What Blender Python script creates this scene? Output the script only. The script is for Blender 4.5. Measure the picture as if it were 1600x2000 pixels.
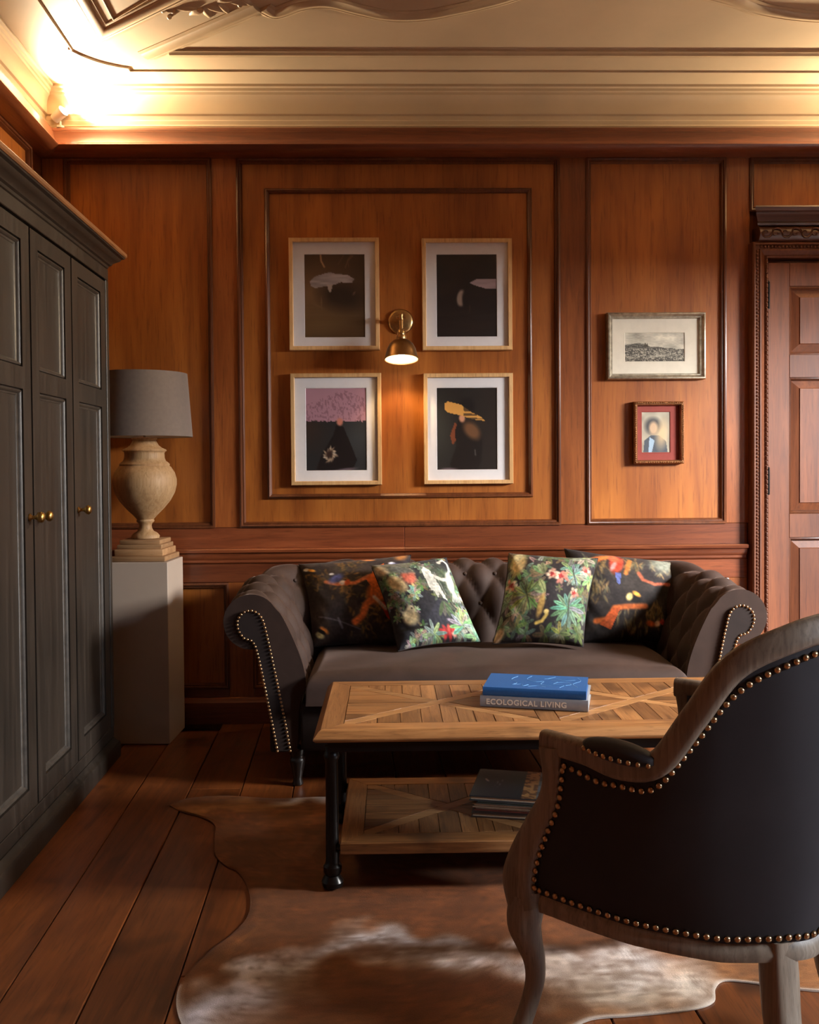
import bpy, bmesh, math, random
import numpy as np
from mathutils import Vector, Matrix

random.seed(7)
rng = np.random.default_rng(7)
for o in list(bpy.data.objects):
    bpy.data.objects.remove(o, do_unlink=True)
scene = bpy.context.scene
COL = scene.collection
PI = math.pi

# ------------------------------------------------------------------ camera
cam = bpy.data.cameras.new('camera')
cam.sensor_fit = 'HORIZONTAL'
cam.sensor_width = 36.0
cam.lens = 1800 / 1600 * 36.0
cam.shift_y = -53 / 1600
cam.clip_start = 0.05
cam_o = bpy.data.objects.new('camera', cam)
COL.objects.link(cam_o)
cam_o.matrix_world = (Matrix.Translation((0, 0, 1.13))
                      @ Matrix.Rotation(-math.atan(37 / 1800), 4, 'Z')
                      @ Matrix.Rotation(PI / 2 - math.atan(37 / 1800), 4, 'X')
                      @ Matrix.Rotation(-0.0077, 4, 'Z'))
scene.camera = cam_o

# ------------------------------------------------------------------ world, daylight, exposure
world = bpy.data.worlds.new('sky')
scene.world = world
world.use_nodes = True
world.node_tree.nodes['Background'].inputs[0].default_value = (0.60, 0.74, 1.0, 1)
world.node_tree.nodes['Background'].inputs[1].default_value = 0.12


def area_light(name, loc, rot, sx, sy, power, col):
    l = bpy.data.lights.new(name, 'AREA')
    l.shape = 'RECTANGLE'
    l.size = sx
    l.size_y = sy
    l.energy = power
    l.color = col
    o = bpy.data.objects.new(name, l)
    o.location = loc
    o.rotation_euler = rot
    COL.objects.link(o)
    return o


RX = 2.78          # right wall plane
FY = -2.0          # wall behind the camera
# daylight outside the two windows of the right wall: patches of open sky above the street
area_light('sky_light_outside_far_window', (RX + 1.6, 1.60, 2.45), (0, math.radians(77), math.radians(-29)), 1.3, 1.9, 1700, (1.0, 0.97, 0.94))
area_light('sky_light_outside_near_window', (RX + 1.4, 0.10, 2.75), (0, math.radians(60), 0), 1.4, 1.6, 1350, (0.74, 0.85, 1.0))

scene.view_settings.view_transform = 'Standard'
scene.view_settings.look = 'None'
scene.view_settings.gamma = 1.0
scene.view_settings.use_curve_mapping = False
scene.view_settings.exposure = 0.0


# ------------------------------------------------------------------ colour and materials
def lin1(c):
    c = c / 255.0
    return c / 12.92 if c <= 0.04045 else ((c + 0.055) / 1.055) ** 2.4


def S(r, g, b):
    return (lin1(r), lin1(g), lin1(b), 1.0)


class NT:
    def __init__(self, name):
        self.m = bpy.data.materials.new(name)
        self.m.use_nodes = True
        self.t = self.m.node_tree
        self.b = self.t.nodes['Principled BSDF']

    def n(self, kind, **kw):
        nd = self.t.nodes.new(kind)
        for k, v in kw.items():
            setattr(nd, k, v)
        return nd

    def l(self, a, b):
        self.t.links.new(a, b)

    def ramp(self, fac, stops):
        r = self.n('ShaderNodeValToRGB')
        e = r.color_ramp.elements
        while len(e) < len(stops):
            e.new(0.5)
        for i, (p, c) in enumerate(stops):
            e[i].position = p
            e[i].color = c
        self.l(fac, r.inputs[0])
        return r.outputs[0]

    def noise(self, vec, scale, detail=4, rough=0.55, dist=0.0):
        nd = self.n('ShaderNodeTexNoise')
        nd.inputs['Scale'].default_value = scale
        nd.inputs['Detail'].default_value = detail
        nd.inputs['Roughness'].default_value = rough
        nd.inputs['Distortion'].default_value = dist
        if vec is not None:
            self.l(vec, nd.inputs['Vector'])
        return nd.outputs[0]

    def coords(self, scale=(1, 1, 1), vary=True):
        tc = self.n('ShaderNodeTexCoord')
        v = tc.outputs['Object']
        if vary:
            oi = self.n('ShaderNodeObjectInfo')
            mu = self.n('ShaderNodeMath', operation='MULTIPLY')
            mu.inputs[1].default_value = 37.0
            self.l(oi.outputs['Random'], mu.inputs[0])
            ad = self.n('ShaderNodeVectorMath', operation='ADD')
            self.l(v, ad.inputs[0])
            self.l(mu.outputs[0], ad.inputs[1])
            v = ad.outputs[0]
        mp = self.n('ShaderNodeMapping')
        mp.inputs['Scale'].default_value = scale
        self.l(v, mp.inputs['Vector'])
        return mp.outputs[0]

    def mix(self, fac, a, b, mode='MIX'):
        nd = self.n('ShaderNodeMix', data_type='RGBA', blend_type=mode)
        if isinstance(fac, (int, float)):
            nd.inputs[0].default_value = fac
        else:
            self.l(fac, nd.inputs[0])
        for i, x in ((6, a), (7, b)):
            if isinstance(x, tuple):
                nd.inputs[i].default_value = x
            else:
                self.l(x, nd.inputs[i])
        return nd.outputs[2]

    def bump(self, h, strength=0.2, dist=0.002):
        b = self.n('ShaderNodeBump')
        b.inputs['Strength'].default_value = strength
        b.inputs['Distance'].default_value = dist
        self.l(h, b.inputs['Height'])
        self.l(b.outputs[0], self.b.inputs['Normal'])

    def col(self, c):
        if isinstance(c, tuple):
            self.b.inputs['Base Color'].default_value = c
        else:
            self.l(c, self.b.inputs['Base Color'])

    def set(self, **kw):
        for k, v in kw.items():
            self.b.inputs[k.replace('_', ' ')].default_value = v
        return self


def plain(name, c, rough=0.5, metal=0.0, noise=0.12, nscale=30, bump=0.05, **kw):
    m = NT(name)
    v = m.coords()
    nz = m.noise(v, nscale)
    dark = tuple(x * (1 - noise * 1.6) for x in c[:3]) + (1,)
    lite = tuple(min(1, x * (1 + noise)) for x in c[:3]) + (1,)
    m.col(m.ramp(nz, [(0.3, dark), (0.7, lite)]))
    m.set(Roughness=rough, Metallic=metal, **kw)
    if bump:
        m.bump(m.noise(v, nscale * 6), bump, 0.001)
    return m.m


def wood(name, dark, mid, lite, axis, rough=0.38, coat=0.15, figure=1.0, bump=0.12, knots=0.0, fine=1.0, vary=(0.80, 1.18)):
    m = NT(name)
    k = [14.0, 14.0, 14.0]
    k['xyz'.index(axis)] = 0.9
    v = m.coords(tuple(k))
    k2 = [3.0, 3.0, 3.0]
    k2['xyz'.index(axis)] = 0.8
    v2 = m.coords(tuple(k2))
    grain = m.noise(v, 2.2 * fine, 8, 0.62, 1.2)
    cloud = m.noise(v2, 1.3, 3, 0.5, 0.8)
    c1 = m.ramp(grain, [(0.28, dark), (0.52, mid), (0.78, lite)])
    c2 = m.ramp(cloud, [(0.32, tuple(x * 0.62 for x in dark[:3]) + (1,)), (0.68, lite)])
    c = m.mix(0.42 * figure, c1, c2)
    pores = m.noise(v, 12.0 * fine, 3, 0.6, 0.2)
    c = m.mix(m.ramp(pores, [(0.30, (0.45, 0.45, 0.45, 1)), (0.46, (0, 0, 0, 1))]), c,
              tuple(x * 0.5 for x in dark[:3]) + (1,))
    if knots:
        kn = m.noise(m.coords((3, 3, 3)), 1.6, 2, 0.5)
        c = m.mix(m.ramp(kn, [(0.60, (0, 0, 0, 1)), (0.74, (knots, knots, knots, 1))]), c,
                  tuple(x * 0.25 for x in dark[:3]) + (1,))
    oi = m.n('ShaderNodeObjectInfo')
    hv = m.n('ShaderNodeHueSaturation')
    mr = m.n('ShaderNodeMapRange')
    mr.inputs['To Min'].default_value = vary[0]
    mr.inputs['To Max'].default_value = vary[1]
    m.l(oi.outputs['Random'], mr.inputs['Value'])
    m.l(mr.outputs[0], hv.inputs['Value'])
    m.l(c, hv.inputs['Color'])
    m.col(hv.outputs[0])
    m.set(Roughness=rough, Coat_Weight=coat, Coat_Roughness=0.25)
    m.bump(pores, bump, 0.0008)
    return m.m


def painted(name, rough=0.6, bump=0.0, nscale=300, **kw):
    m = NT(name)
    a = m.n('ShaderNodeVertexColor', layer_name='Col')
    m.col(a.outputs[0])
    m.set(Roughness=rough, **kw)
    if bump:
        m.bump(m.noise(m.coords(vary=False), nscale), bump, 0.0015)
    return m.m


def schlick(m):
    lw = m.n('ShaderNodeLayerWeight')
    lw.inputs[0].default_value = 0.5
    pw = m.n('ShaderNodeMath', operation='POWER')
    pw.inputs[1].default_value = 5.0
    m.l(lw.outputs['Facing'], pw.inputs[0])
    ma = m.n('ShaderNodeMath', operation='MULTIPLY_ADD')
    ma.inputs[1].default_value = 0.96
    ma.inputs[2].default_value = 0.04
    m.l(pw.outputs[0], ma.inputs[0])
    return ma.outputs[0]


def emit(name, c, s):
    m = NT(name)
    m.col(c)
    m.b.inputs['Emission Color'].default_value = c
    m.b.inputs['Emission Strength'].default_value = s
    return m.m


M = {}
PD, PM, PL = S(126, 62, 20), S(162, 90, 32), S(184, 114, 48)
M['panel'] = wood('veneer_panel', PD, PM, PL, 'z', 0.4, 0.12, 1.3, 0.05, fine=0.7)
M['stile'] = wood('mahogany_stile', S(110, 54, 22), S(142, 77, 34), S(164, 98, 48), 'z', 0.36, 0.2, 0.8, 0.1)
M['rail'] = wood('mahogany_rail', S(88, 41, 22), S(120, 61, 33), S(144, 80, 46), 'x', 0.34, 0.22, 0.7, 0.1)
M['rail_y'] = wood('mahogany_rail_along', S(98, 50, 28), S(130, 74, 44), S(152, 94, 58), 'y', 0.34, 0.22, 0.7, 0.1)
M['mould'] = wood('mahogany_moulding', S(72, 36, 18), S(100, 54, 28), S(122, 70, 38), 'z', 0.38, 0.15, 0.5, 0.05)
M['mould_x'] = wood('mahogany_moulding_along', S(72, 36, 18), S(100, 54, 28), S(122, 70, 38), 'x', 0.38, 0.15, 0.5, 0.05)
M['door'] = wood('mahogany_door', S(82, 41, 19), S(110, 58, 28), S(130, 74, 38), 'z', 0.55, 0.0, 0.7, 0.1)
M['floor'] = wood('old_pine_boards', S(66, 31, 13), S(110, 57, 23), S(140, 78, 34), 'y', 0.36, 0.3, 1.0, 0.25, knots=0.8)
M['carve'] = wood('dark_carved_wood', S(52, 28, 18), S(78, 44, 28), S(100, 58, 38), 'x', 0.4, 0.2, 0.5, 0.1)
M['plaster'] = plain('painted_plaster', S(196, 176, 146), 0.62, 0, 0.06, 3, 0.1)
M['stucco'] = plain('gilded_stucco', S(190, 168, 136), 0.45, 0, 0.08, 8, 0.1)
M['whitewall'] = plain('window_paint', S(215, 210, 200), 0.5, 0, 0.03, 8, 0.05)


# ------------------------------------------------------------------ mesh helpers
def mk(name, verts, faces, mat=None, parent=None, smooth=None, recalc=True):
    me = bpy.data.meshes.new(name)
    me.from_pydata([tuple(map(float, v)) for v in verts], [], [tuple(f) for f in faces])
    if recalc:
        bm = bmesh.new()
        bm.from_mesh(me)
        bmesh.ops.recalc_face_normals(bm, faces=bm.faces)
        bm.to_mesh(me)
        bm.free()
    return link(name, me, mat, parent, smooth)


def link(name, me, mat=None, parent=None, smooth=None):
    if mat is not None:
        me.materials.append(M[mat] if isinstance(mat, str) else mat)
    if smooth is not None:
        me.polygons.foreach_set('use_smooth', [True] * len(me.polygons))
        if smooth < 179:
            me.set_sharp_from_angle(angle=math.radians(smooth))
    o = bpy.data.objects.new(name, me)
    COL.objects.link(o)
    if parent is not None:
        o.parent = parent
    return o


def share(name, me, parent, loc, rot=None, scale=None):
    o = bpy.data.objects.new(name, me)
    COL.objects.link(o)
    o.parent = parent
    o.location = loc
    if rot is not None:
        o.rotation_mode = 'QUATERNION'
        o.rotation_quaternion = rot
    if scale is not None:
        o.scale = scale
    return o


def thing(name, label, cat, loc=(0, 0, 0), rz=0.0, group=None):
    o = bpy.data.objects.new(name, None)
    o.empty_display_size = 0.1
    COL.objects.link(o)
    o.location = loc
    o.rotation_euler = (0, 0, rz)
    return tag(o, label, cat, group)


def tag(o, label, cat, group=None):
    o['label'] = label
    o['category'] = cat
    if group:
        o['group'] = group
    return o


def struct(o):
    o['kind'] = 'structure'
    return o


def stuff(o):
    o['kind'] = 'stuff'
    return o


BOXF = [(0, 3, 2, 1), (4, 5, 6, 7), (0, 1, 5, 4), (1, 2, 6, 5), (2, 3, 7, 6), (3, 0, 4, 7)]


def boxv(x0, x1, y0, y1, z0, z1):
    return [(x0, y0, z0), (x1, y0, z0), (x1, y1, z0), (x0, y1, z0),
            (x0, y0, z1), (x1, y0, z1), (x1, y1, z1), (x0, y1, z1)]


def box(name, x0, x1, y0, y1, z0, z1, mat, parent=None, bev=0.0, seg=1):
    me = bpy.data.meshes.new(name)
    me.from_pydata(boxv(x0, x1, y0, y1, z0, z1), [], BOXF)
    if bev > 0:
        bm = bmesh.new()
        bm.from_mesh(me)
        bmesh.ops.bevel(bm, geom=bm.edges[:], offset=bev, segments=seg, affect='EDGES', profile=0.5)
        bm.to_mesh(me)
        bm.free()
    return link(name, me, mat, parent, 35 if bev > 0 else None)


def merge(parts):
    V, F = [], []
    for v, f in parts:
        b = len(V)
        V += list(v)
        F += [tuple(i + b for i in q) for q in f]
    return V, F


def lathe_vf(prof, n=32, c=(0, 0), cap=True):
    V, F = [], []
    for r, z in prof:
        for k in range(n):
            a = 2 * PI * k / n
            V.append((c[0] + r * math.cos(a), c[1] + r * math.sin(a), z))
    for i in range(len(prof) - 1):
        for k in range(n):
            k2 = (k + 1) % n
            F.append((i * n + k, i * n + k2, (i + 1) * n + k2, (i + 1) * n + k))
    if cap:
        F.append(tuple(range(n - 1, -1, -1)))
        b = (len(prof) - 1) * n
        F.append(tuple(range(b, b + n)))
    return V, F


def sweep_vf(pts, prof, to3, closed=False):
    """profile (offset to the left of the path, height) swept with mitred corners"""
    n = len(pts)
    P = [Vector((p[0], p[1])) for p in pts]
    mit = []
    for i in range(n):
        a = P[i] - P[i - 1] if (closed or i > 0) else None
        b = P[(i + 1) % n] - P[i] if (closed or i < n - 1) else None
        na = Vector((-a.y, a.x)).normalized() if a is not None else None
        nb = Vector((-b.y, b.x)).normalized() if b is not None else None
        if na is None:
            m = nb
        elif nb is None:
            m = na
        else:
            s = na + nb
            m = s / max(0.25, s.dot(na)) if s.length > 1e-6 else na
        mit.append(m)
    V, F = [], []
    k = len(prof)
    for i in range(n):
        for o, h in prof:
            V.append(to3(P[i].x + mit[i].x * o, P[i].y + mit[i].y * o, h))
    for i in range(n if closed else n - 1):
        j = (i + 1) % n
        for q in range(k):
            r = (q + 1) % k
            F.append((i * k + q, i * k + r, j * k + r, j * k + q))
    if not closed:
        F.append(tuple(range(k)))
        F.append(tuple(range((n - 1) * k, n * k)))
    return V, F


def tube_vf(pts, rad, n=10, flat=None, up=None):
    """round (or flattened) tube along 3-D points; rad a number or list; flat = (a, b) axis factors"""
    P = [Vector(p) for p in pts]
    m = len(P)
    R = rad if isinstance(rad, (list, tuple)) else [rad] * m
    V, F = [], []
    prev = Vector(up) if up is not None else None
    for i in range(m):
        t = (P[min(i + 1, m - 1)] - P[max(i - 1, 0)]).normalized()
        if prev is None:
            prev = Vector((0, 0, 1)) if abs(t.z) < 0.9 else Vector((1, 0, 0))
        u = (prev - t * prev.dot(t)).normalized()
        if up is None:
            prev = u
        w = t.cross(u)
        fa, fb = flat if flat else (1, 1)
        for k in range(n):
            a = 2 * PI * (k + 0.5) / n
            ca, sa = math.cos(a), math.sin(a)
            if flat:
                ca = math.copysign(abs(ca) ** 0.55, ca)
                sa = math.copysign(abs(sa) ** 0.55, sa)
            V.append(P[i] + u * (R[i] * fa * ca) + w * (R[i] * fb * sa))
    for i in range(m - 1):
        for k in range(n):
            k2 = (k + 1) % n
            F.append((i * n + k, i * n + k2, (i + 1) * n + k2, (i + 1) * n + k))
    F.append(tuple(range(n)))
    F.append(tuple(range((m - 1) * n, m * n)))
    return V, F


def catmull(pts, per=8):
    P = [np.array(p, float) for p in pts]
    P = [2 * P[0] - P[1]] + P + [2 * P[-1] - P[-2]]
    out = []
    for i in range(1, len(P) - 2):
        for k in range(per):
            t = k / per
            a, b, c, d = P[i - 1], P[i], P[i + 1], P[i + 2]
            out.append(0.5 * (2 * b + (c - a) * t + (2 * a - 5 * b + 4 * c - d) * t * t + (3 * b - a - 3 * c + d) * t ** 3))
    out.append(P[-2])
    return np.array(out)


def resample(pts, n):
    P = np.array(pts, float)
    d = np.concatenate([[0], np.cumsum(np.linalg.norm(np.diff(P, axis=0), axis=1))])
    s = np.linspace(0, d[-1], n)
    return np.stack([np.interp(s, d, P[:, k]) for k in range(P.shape[1])], 1), d[-1]


def grid_faces(nu, nv, closed_u=False):
    F = []
    for i in range(nu if closed_u else nu - 1):
        i2 = (i + 1) % nu
        for j in range(nv - 1):
            F.append((i * nv + j, i2 * nv + j, i2 * nv + j + 1, i * nv + j + 1))
    return F


def rect(x0, x1, y0, y1):
    return [(x0, y0), (x1, y0), (x1, y1), (x0, y1)]


# ------------------------------------------------------------------ painter (flat print on cloth and paper)
def to_lin(a):
    a = np.asarray(a, float) / 255.0
    return np.where(a <= 0.04045, a / 12.92, ((a + 0.055) / 1.055) ** 2.4)


class Canvas:
    """u runs right, v runs down, both 0..1; colours are print colours in sRGB"""

    def __init__(self, u, v, base):
        self.u, self.v = u, v
        self.c = np.tile(np.array(base, float), (len(u), 1))

    def put(self, mask, col):
        self.c = self.c * (1 - mask[:, None]) + np.array(col, float) * mask[:, None]

    def ell(self, cx, cy, rx, ry, ang=0, col=(0, 0, 0), soft=0.15, a=1.0):
        ca, sa = math.cos(ang), math.sin(ang)
        x = (self.u - cx) * ca + (self.v - cy) * sa
        y = -(self.u - cx) * sa + (self.v - cy) * ca
        d = np.sqrt((x / rx) ** 2 + (y / ry) ** 2)
        self.put(a * np.clip((1 + soft - d) / (2 * soft), 0, 1), col)

    def line(self, pts, w, col, soft=0.3, a=1.0):
        best = np.full(len(self.u), 9.0)
        for (x0, y0), (x1, y1) in zip(pts[:-1], pts[1:]):
            dx, dy = x1 - x0, y1 - y0
            t = np.clip(((self.u - x0) * dx + (self.v - y0) * dy) / (dx * dx + dy * dy + 1e-9), 0, 1)
            best = np.minimum(best, np.hypot(self.u - x0 - t * dx, self.v - y0 - t * dy))
        self.put(a * np.clip((1 + soft - best / w) / (2 * soft), 0, 1), col)

    def poly(self, pts, col, a=1.0):
        ins = np.zeros(len(self.u), bool)
        n = len(pts)
        for i in range(n):
            x0, y0 = pts[i]
            x1, y1 = pts[(i + 1) % n]
            c = (y0 > self.v) != (y1 > self.v)
            xi = (x1 - x0) * (self.v - y0) / (y1 - y0 + 1e-12) + x0
            ins ^= c & (self.u < xi)
        self.put(a * ins.astype(float), col)

    def vnoise(self, sx, sy, seed=0):
        r = np.random.default_rng(seed)
        g = r.random((64, 64))
        x, y = self.u * sx, self.v * sy
        i, j = np.floor(x).astype(int), np.floor(y).astype(int)
        fx, fy = x - i, y - j
        fx, fy = fx * fx * (3 - 2 * fx), fy * fy * (3 - 2 * fy)
        q = lambda a, b: g[a % 64, b % 64]
        return ((q(i, j) * (1 - fx) + q(i + 1, j) * fx) * (1 - fy) + (q(i, j + 1) * (1 - fx) + q(i + 1, j + 1) * fx) * fy)

    def frond(self, cx, cy, r, n, col, a0=0.0, spread=2 * PI, wid=0.16, vein=None):
        for k in range(n):
            a = a0 + spread * k / n
            j = 0.85 + 0.3 * random.random()
            cc = tuple(x * (0.78 + 0.4 * random.random()) for x in col)
            self.ell(cx + math.cos(a) * r * 0.5 * j, cy + math.sin(a) * r * 0.5 * j, r * 0.5 * j, r * wid, a, cc, 0.12)
            if vein:
                self.line([(cx, cy), (cx + math.cos(a) * r * 0.85 * j, cy + math.sin(a) * r * 0.85 * j)], r * 0.025, vein, 0.5, 0.8)

    def store(self, me):
        at = me.color_attributes.new('Col', 'FLOAT_COLOR', 'POINT')
        c = np.concatenate([to_lin(np.clip(self.c, 0, 255)), np.ones((len(self.u), 1))], 1)
        at.data.foreach_set('color', c.astype(np.float32).ravel())


def print_sheet(name, x0, x1, z0, z1, y, nu, nv, fn, mat, parent):
    us, vs = np.meshgrid(np.linspace(0, 1, nu), np.linspace(0, 1, nv), indexing='ij')
    u, v = us.ravel(), vs.ravel()
    V = np.stack([x0 + (x1 - x0) * u, np.full_like(u, y), z1 + (z0 - z1) * v], 1)
    me = bpy.data.meshes.new(name)
    me.from_pydata(V.tolist(), [], grid_faces(nu, nv))
    c = Canvas(u, v, (0, 0, 0))
    fn(c)
    c.store(me)
    return link(name, me, mat, parent)


# ================================================================== THE ROOM
W = 4.07           # back wall plane (face of the stiles)
ZC = 2.77          # ceiling
SK = 0.044         # the left wall is a little out of square


def xl(y):
    return -1.508 - SK * (y - W)


wall3 = lambda x, z, h: (x, W - h, z)
ceil3 = lambda x, y, h: (x, y, ZC - h)

# ---- floor: sub-floor and boards
floor = struct(mk('floor', [(xl(FY) - .15, FY - .1, -0.03), (RX + .3, FY - .1, -0.03), (RX + .3, W + .1, -0.03), (xl(W) - .15, W + .1, -0.03)], [(0, 1, 2, 3)], 'floor'))
floor_dir = -0.045
bw = 0.182
r = random.Random(3)
x = xl(FY) - 0.42
while x < RX + 0.3:
    y = FY - r.random() * 1.6
    while y < W:
        L = 2.2 + 1.6 * r.random()
        y0, y1 = max(y, FY), min(y + L, W)
        if y1 - y0 > 0.15:
            dz = r.uniform(-0.0012, 0.0012)
            g = 0.0014
            sh = lambda yy: floor_dir * (yy - W)
            a0, a1 = x + g, x + bw - g
            P = [(a0 + sh(y0), y0 + g), (a1 + sh(y0), y0 + g), (a1 + sh(y1), y1 - g), (a0 + sh(y1), y1 - g)]
            P = [(min(max(p, xl(q) + 0.002), RX - 0.002), q) for p, q in P]
            if max(p for p, q in P) - min(p for p, q in P) > 0.02 and abs(P[1][0] - P[0][0]) > 0.01:
                b = 0.0022
                V = [(p, q, -0.028) for p, q in P] + [(p, q, -b + dz) for p, q in P]
                cxm = sum(p for p, q in P) / 4
                cym = sum(q for p, q in P) / 4
                V += [(p + (b if p < cxm else -b), q + (b if q < cym else -b), dz) for p, q in P]
                F = [(4, 5, 9, 8), (5, 6, 10, 9), (6, 7, 11, 10), (7, 4, 8, 11), (8, 9, 10, 11),
                     (0, 1, 5, 4), (1, 2, 6, 5), (2, 3, 7, 6), (3, 0, 4, 7)]
                mk('floor_board', V, F, 'floor', floor)
        y += L
    x += bw

# ---- back wall: carcass, stiles, rails, panels, mouldings
wall_back = struct(box('wall_back', xl(W) - .12, RX, W + 0.022, W + 0.12, -.03, ZC, 'stile'))
PANEL_MOULD = [(-0.003, 0.0), (-0.003, 0.008), (0.004, 0.012), (0.009, 0.010), (0.011, 0.003), (0.016, 0.004), (0.020, -0.004), (0.022, -0.014), (0.0, -0.014)]
zp0, zp1 = 0.867, 2.478


def wall_panel(parent, x0, x1, z0, z1, to3, mat='panel', mm='mould'):
    V, F = sweep_vf(rect(x0 + .004, x1 - .004, z0 + .004, z1 - .004), [(0, -0.012), (0, -0.020), (0.05, -0.020), (0.05, -0.012)], to3, True)
    p = [to3(a, b, -0.012) for a, b in rect(x0, x1, z0, z1)] + [to3(a, b, -0.021) for a, b in rect(x0, x1, z0, z1)]
    mk('panel', p, BOXF, mat, parent)
    V, F = sweep_vf(rect(x0, x1, z0, z1), PANEL_MOULD, to3, True)
    mk('moulding', V, F, mm, parent, 50)


def plank(name, parent, x0, x1, z0, z1, to3, mat, t=0.021):
    g = 0.0006
    a = rect(x0 + g, x1 - g, z0 + g, z1 - g)
    b = rect(x0 + g + .0012, x1 - g - .0012, z0 + g + .0012, z1 - g - .0012)
    V = [to3(p, q, -t) for p, q in a] + [to3(p, q, -.0012) for p, q in a] + [to3(p, q, 0) for p, q in b]
    F = [(4, 5, 9, 8), (5, 6, 10, 9), (6, 7, 11, 10), (7, 4, 8, 11), (8, 9, 10, 11), (0, 1, 5, 4), (1, 2, 6, 5), (2, 3, 7, 6), (3, 0, 4, 7)]
    return mk(name, V, F, mat, parent)


for a, b in ((-1.41, -0.775), (-0.661, 0.752), (0.874, 1.490)):
    wall_panel(wall_back, a, b, zp0, zp1, wall3)
wall_panel(wall_back, 1.600, 2.560, 2.245, zp1, wall3)
V, F = sweep_vf(rect(-0.541, 0.630, 0.991, 2.348), [(-0.002, -.014), (-0.002, -.004), (0.003, 0.004), (0.008, 0.006), (0.012, 0.001), (0.016, -0.002), (0.019, -0.009), (0.019, -.014)], wall3, True)
mk('moulding', V, F, 'mould', wall_back, 50)
for a, b in ((xl(W), -1.41), (-0.775, -0.661), (0.752, 0.874), (1.490, 1.600)):
    plank('stile', wall_back, a, b, zp0 - .002, zp1 + .005, wall3, 'stile')
plank('rail', wall_back, xl(W), RX, zp1, 2.60, wall3, 'rail')
for a, b in ((xl(W), 0.06), (0.06, 1.588)):
    plank('rail', wall_back, a, b, 0.772, zp0 - .002, wall3, 'rail')
for a, b in ((xl(W), -0.02), (-0.02, 1.588)):
    plank('rail', wall_back, a, b, 0.622, 0.706, wall3, 'rail')
for a, b in ((xl(W), -1.38), (-0.72, -0.61), (0.25, 0.36), (1.20, 1.31), (1.500, 1.588)):
    plank('stile', wall_back, a, b, 0.115, 0.622, wall3, 'stile')
for a, b in ((-1.38, -0.72), (-0.61, 0.25), (0.36, 1.20), (1.31, 1.500)):
    wall_panel(wall_back, a, b, 0.155, 0.618, wall3)
    plank('rail', wall_back, a, b, 0.115, 0.153, wall3, 'rail')
# dado rail, baseboard
yz = lambda y, z, h: (h, y, z)


def run_x(name, x0, x1, prof, mat, parent=None, smooth=40):
    V = [(x0, W - d, z) for d, z in prof] + [(x1, W - d, z) for d, z in prof]
    k = len(prof)
    F = [(i, (i + 1) % k, k + (i + 1) % k, k + i) for i in range(k)] + [tuple(range(k)), tuple(range(k, 2 * k))]
    return mk(name, V, F, mat, parent, smooth)


DADO = [(-.02, .706), (.004, .706), (.010, .712), (.010, .722), (.016, .728), (.022, .742), (.024, .752), (.036, .757), (.038, .768), (.034, .773), (-.02, .773)]
run_x('trim_1', xl(W), 0.06, DADO, 'rail').update_tag()
run_x('trim_2', 0.061, 1.580, DADO, 'rail')
struct(bpy.data.objects['trim_1'])
struct(bpy.data.objects['trim_2'])
struct(run_x('baseboard_back', xl(W) + .01, 1.588, [(-.02, 0.001), (.022, 0.001), (.022, .095), (.016, .102), (.012, .112), (.004, .116), (-.02, .116)], 'rail'))

# ---- left wall
wall_left = struct(mk('wall_left', [(xl(FY) - .022, FY, 0), (xl(W) - .022, W + .02, 0), (xl(W) - .022, W + .02, ZC), (xl(FY) - .022, FY, ZC),
                                    (xl(FY) - .12, FY, 0), (xl(W) - .12, W + .02, 0), (xl(W) - .12, W + .02, ZC), (xl(FY) - .12, FY, ZC)], BOXF, 'stile'))
left3 = lambda y, z, h: (xl(y) + h, y, z)
for a, b in ((3.00, 3.925), (1.85, 2.88), (0.70, 1.73), (-0.45, 0.58), (-1.6, -0.57)):
    wall_panel(wall_left, a, b, zp0, zp1, left3)
    plank('stile', wall_left, b, b + (0.145 if b > 3.5 else 0.12), zp0 - .002, zp1, left3, 'stile')
plank('stile', wall_left, FY, -1.6, zp0 - .002, zp1, left3, 'stile')
plank('rail', wall_left, FY, W, zp1, 2.60, left3, 'rail_y')
plank('rail', wall_left, FY, W, 0.70, zp0 - .002, left3, 'rail_y')
plank('dado_board', wall_left, FY, W, 0.0, 0.70, left3, 'rail_y')

# ---- right wall with two windows, wall behind the camera
wins = [(1.95, 3.08), (-0.30, 0.90)]
wz0, wz1 = 0.30, 1.98
ys = [FY] + [v for w_ in sorted(wins) for v in w_] + [W + .1]
parts = []
for i in range(0, len(ys) - 1, 2):
    parts.append((boxv(RX, RX + .3, ys[i], ys[i + 1], 0, ZC), BOXF))
for a, b in wins:
    parts.append((boxv(RX, RX + .3, a, b, 0, wz0), BOXF))
    parts.append((boxv(RX, RX + .3, a, b, wz1, ZC), BOXF))
V, F = merge(parts)
M['darkwall'] = wood('dark_low_bounce_wall', S(44, 24, 15), S(62, 34, 21), S(76, 44, 28), 'z', 0.45, 0.1, 0.6, 0.1)  # unseen walls made darker than the panelling to cut bounced light
wall_right = struct(mk('wall_right', V, F, 'darkwall'))
g = NT('window_glass')
tr = g.n('ShaderNodeBsdfTransparent')
gl = g.n('ShaderNodeBsdfGlossy')
gl.inputs['Roughness'].default_value = 0.02
mx = g.n('ShaderNodeMixShader')
g.l(schlick(g), mx.inputs[0])
g.l(tr.outputs[0], mx.inputs[1])
g.l(gl.outputs[0], mx.inputs[2])
g.l(mx.outputs[0], g.t.nodes['Material Output'].inputs[0])
M['pane'] = g.m
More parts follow.
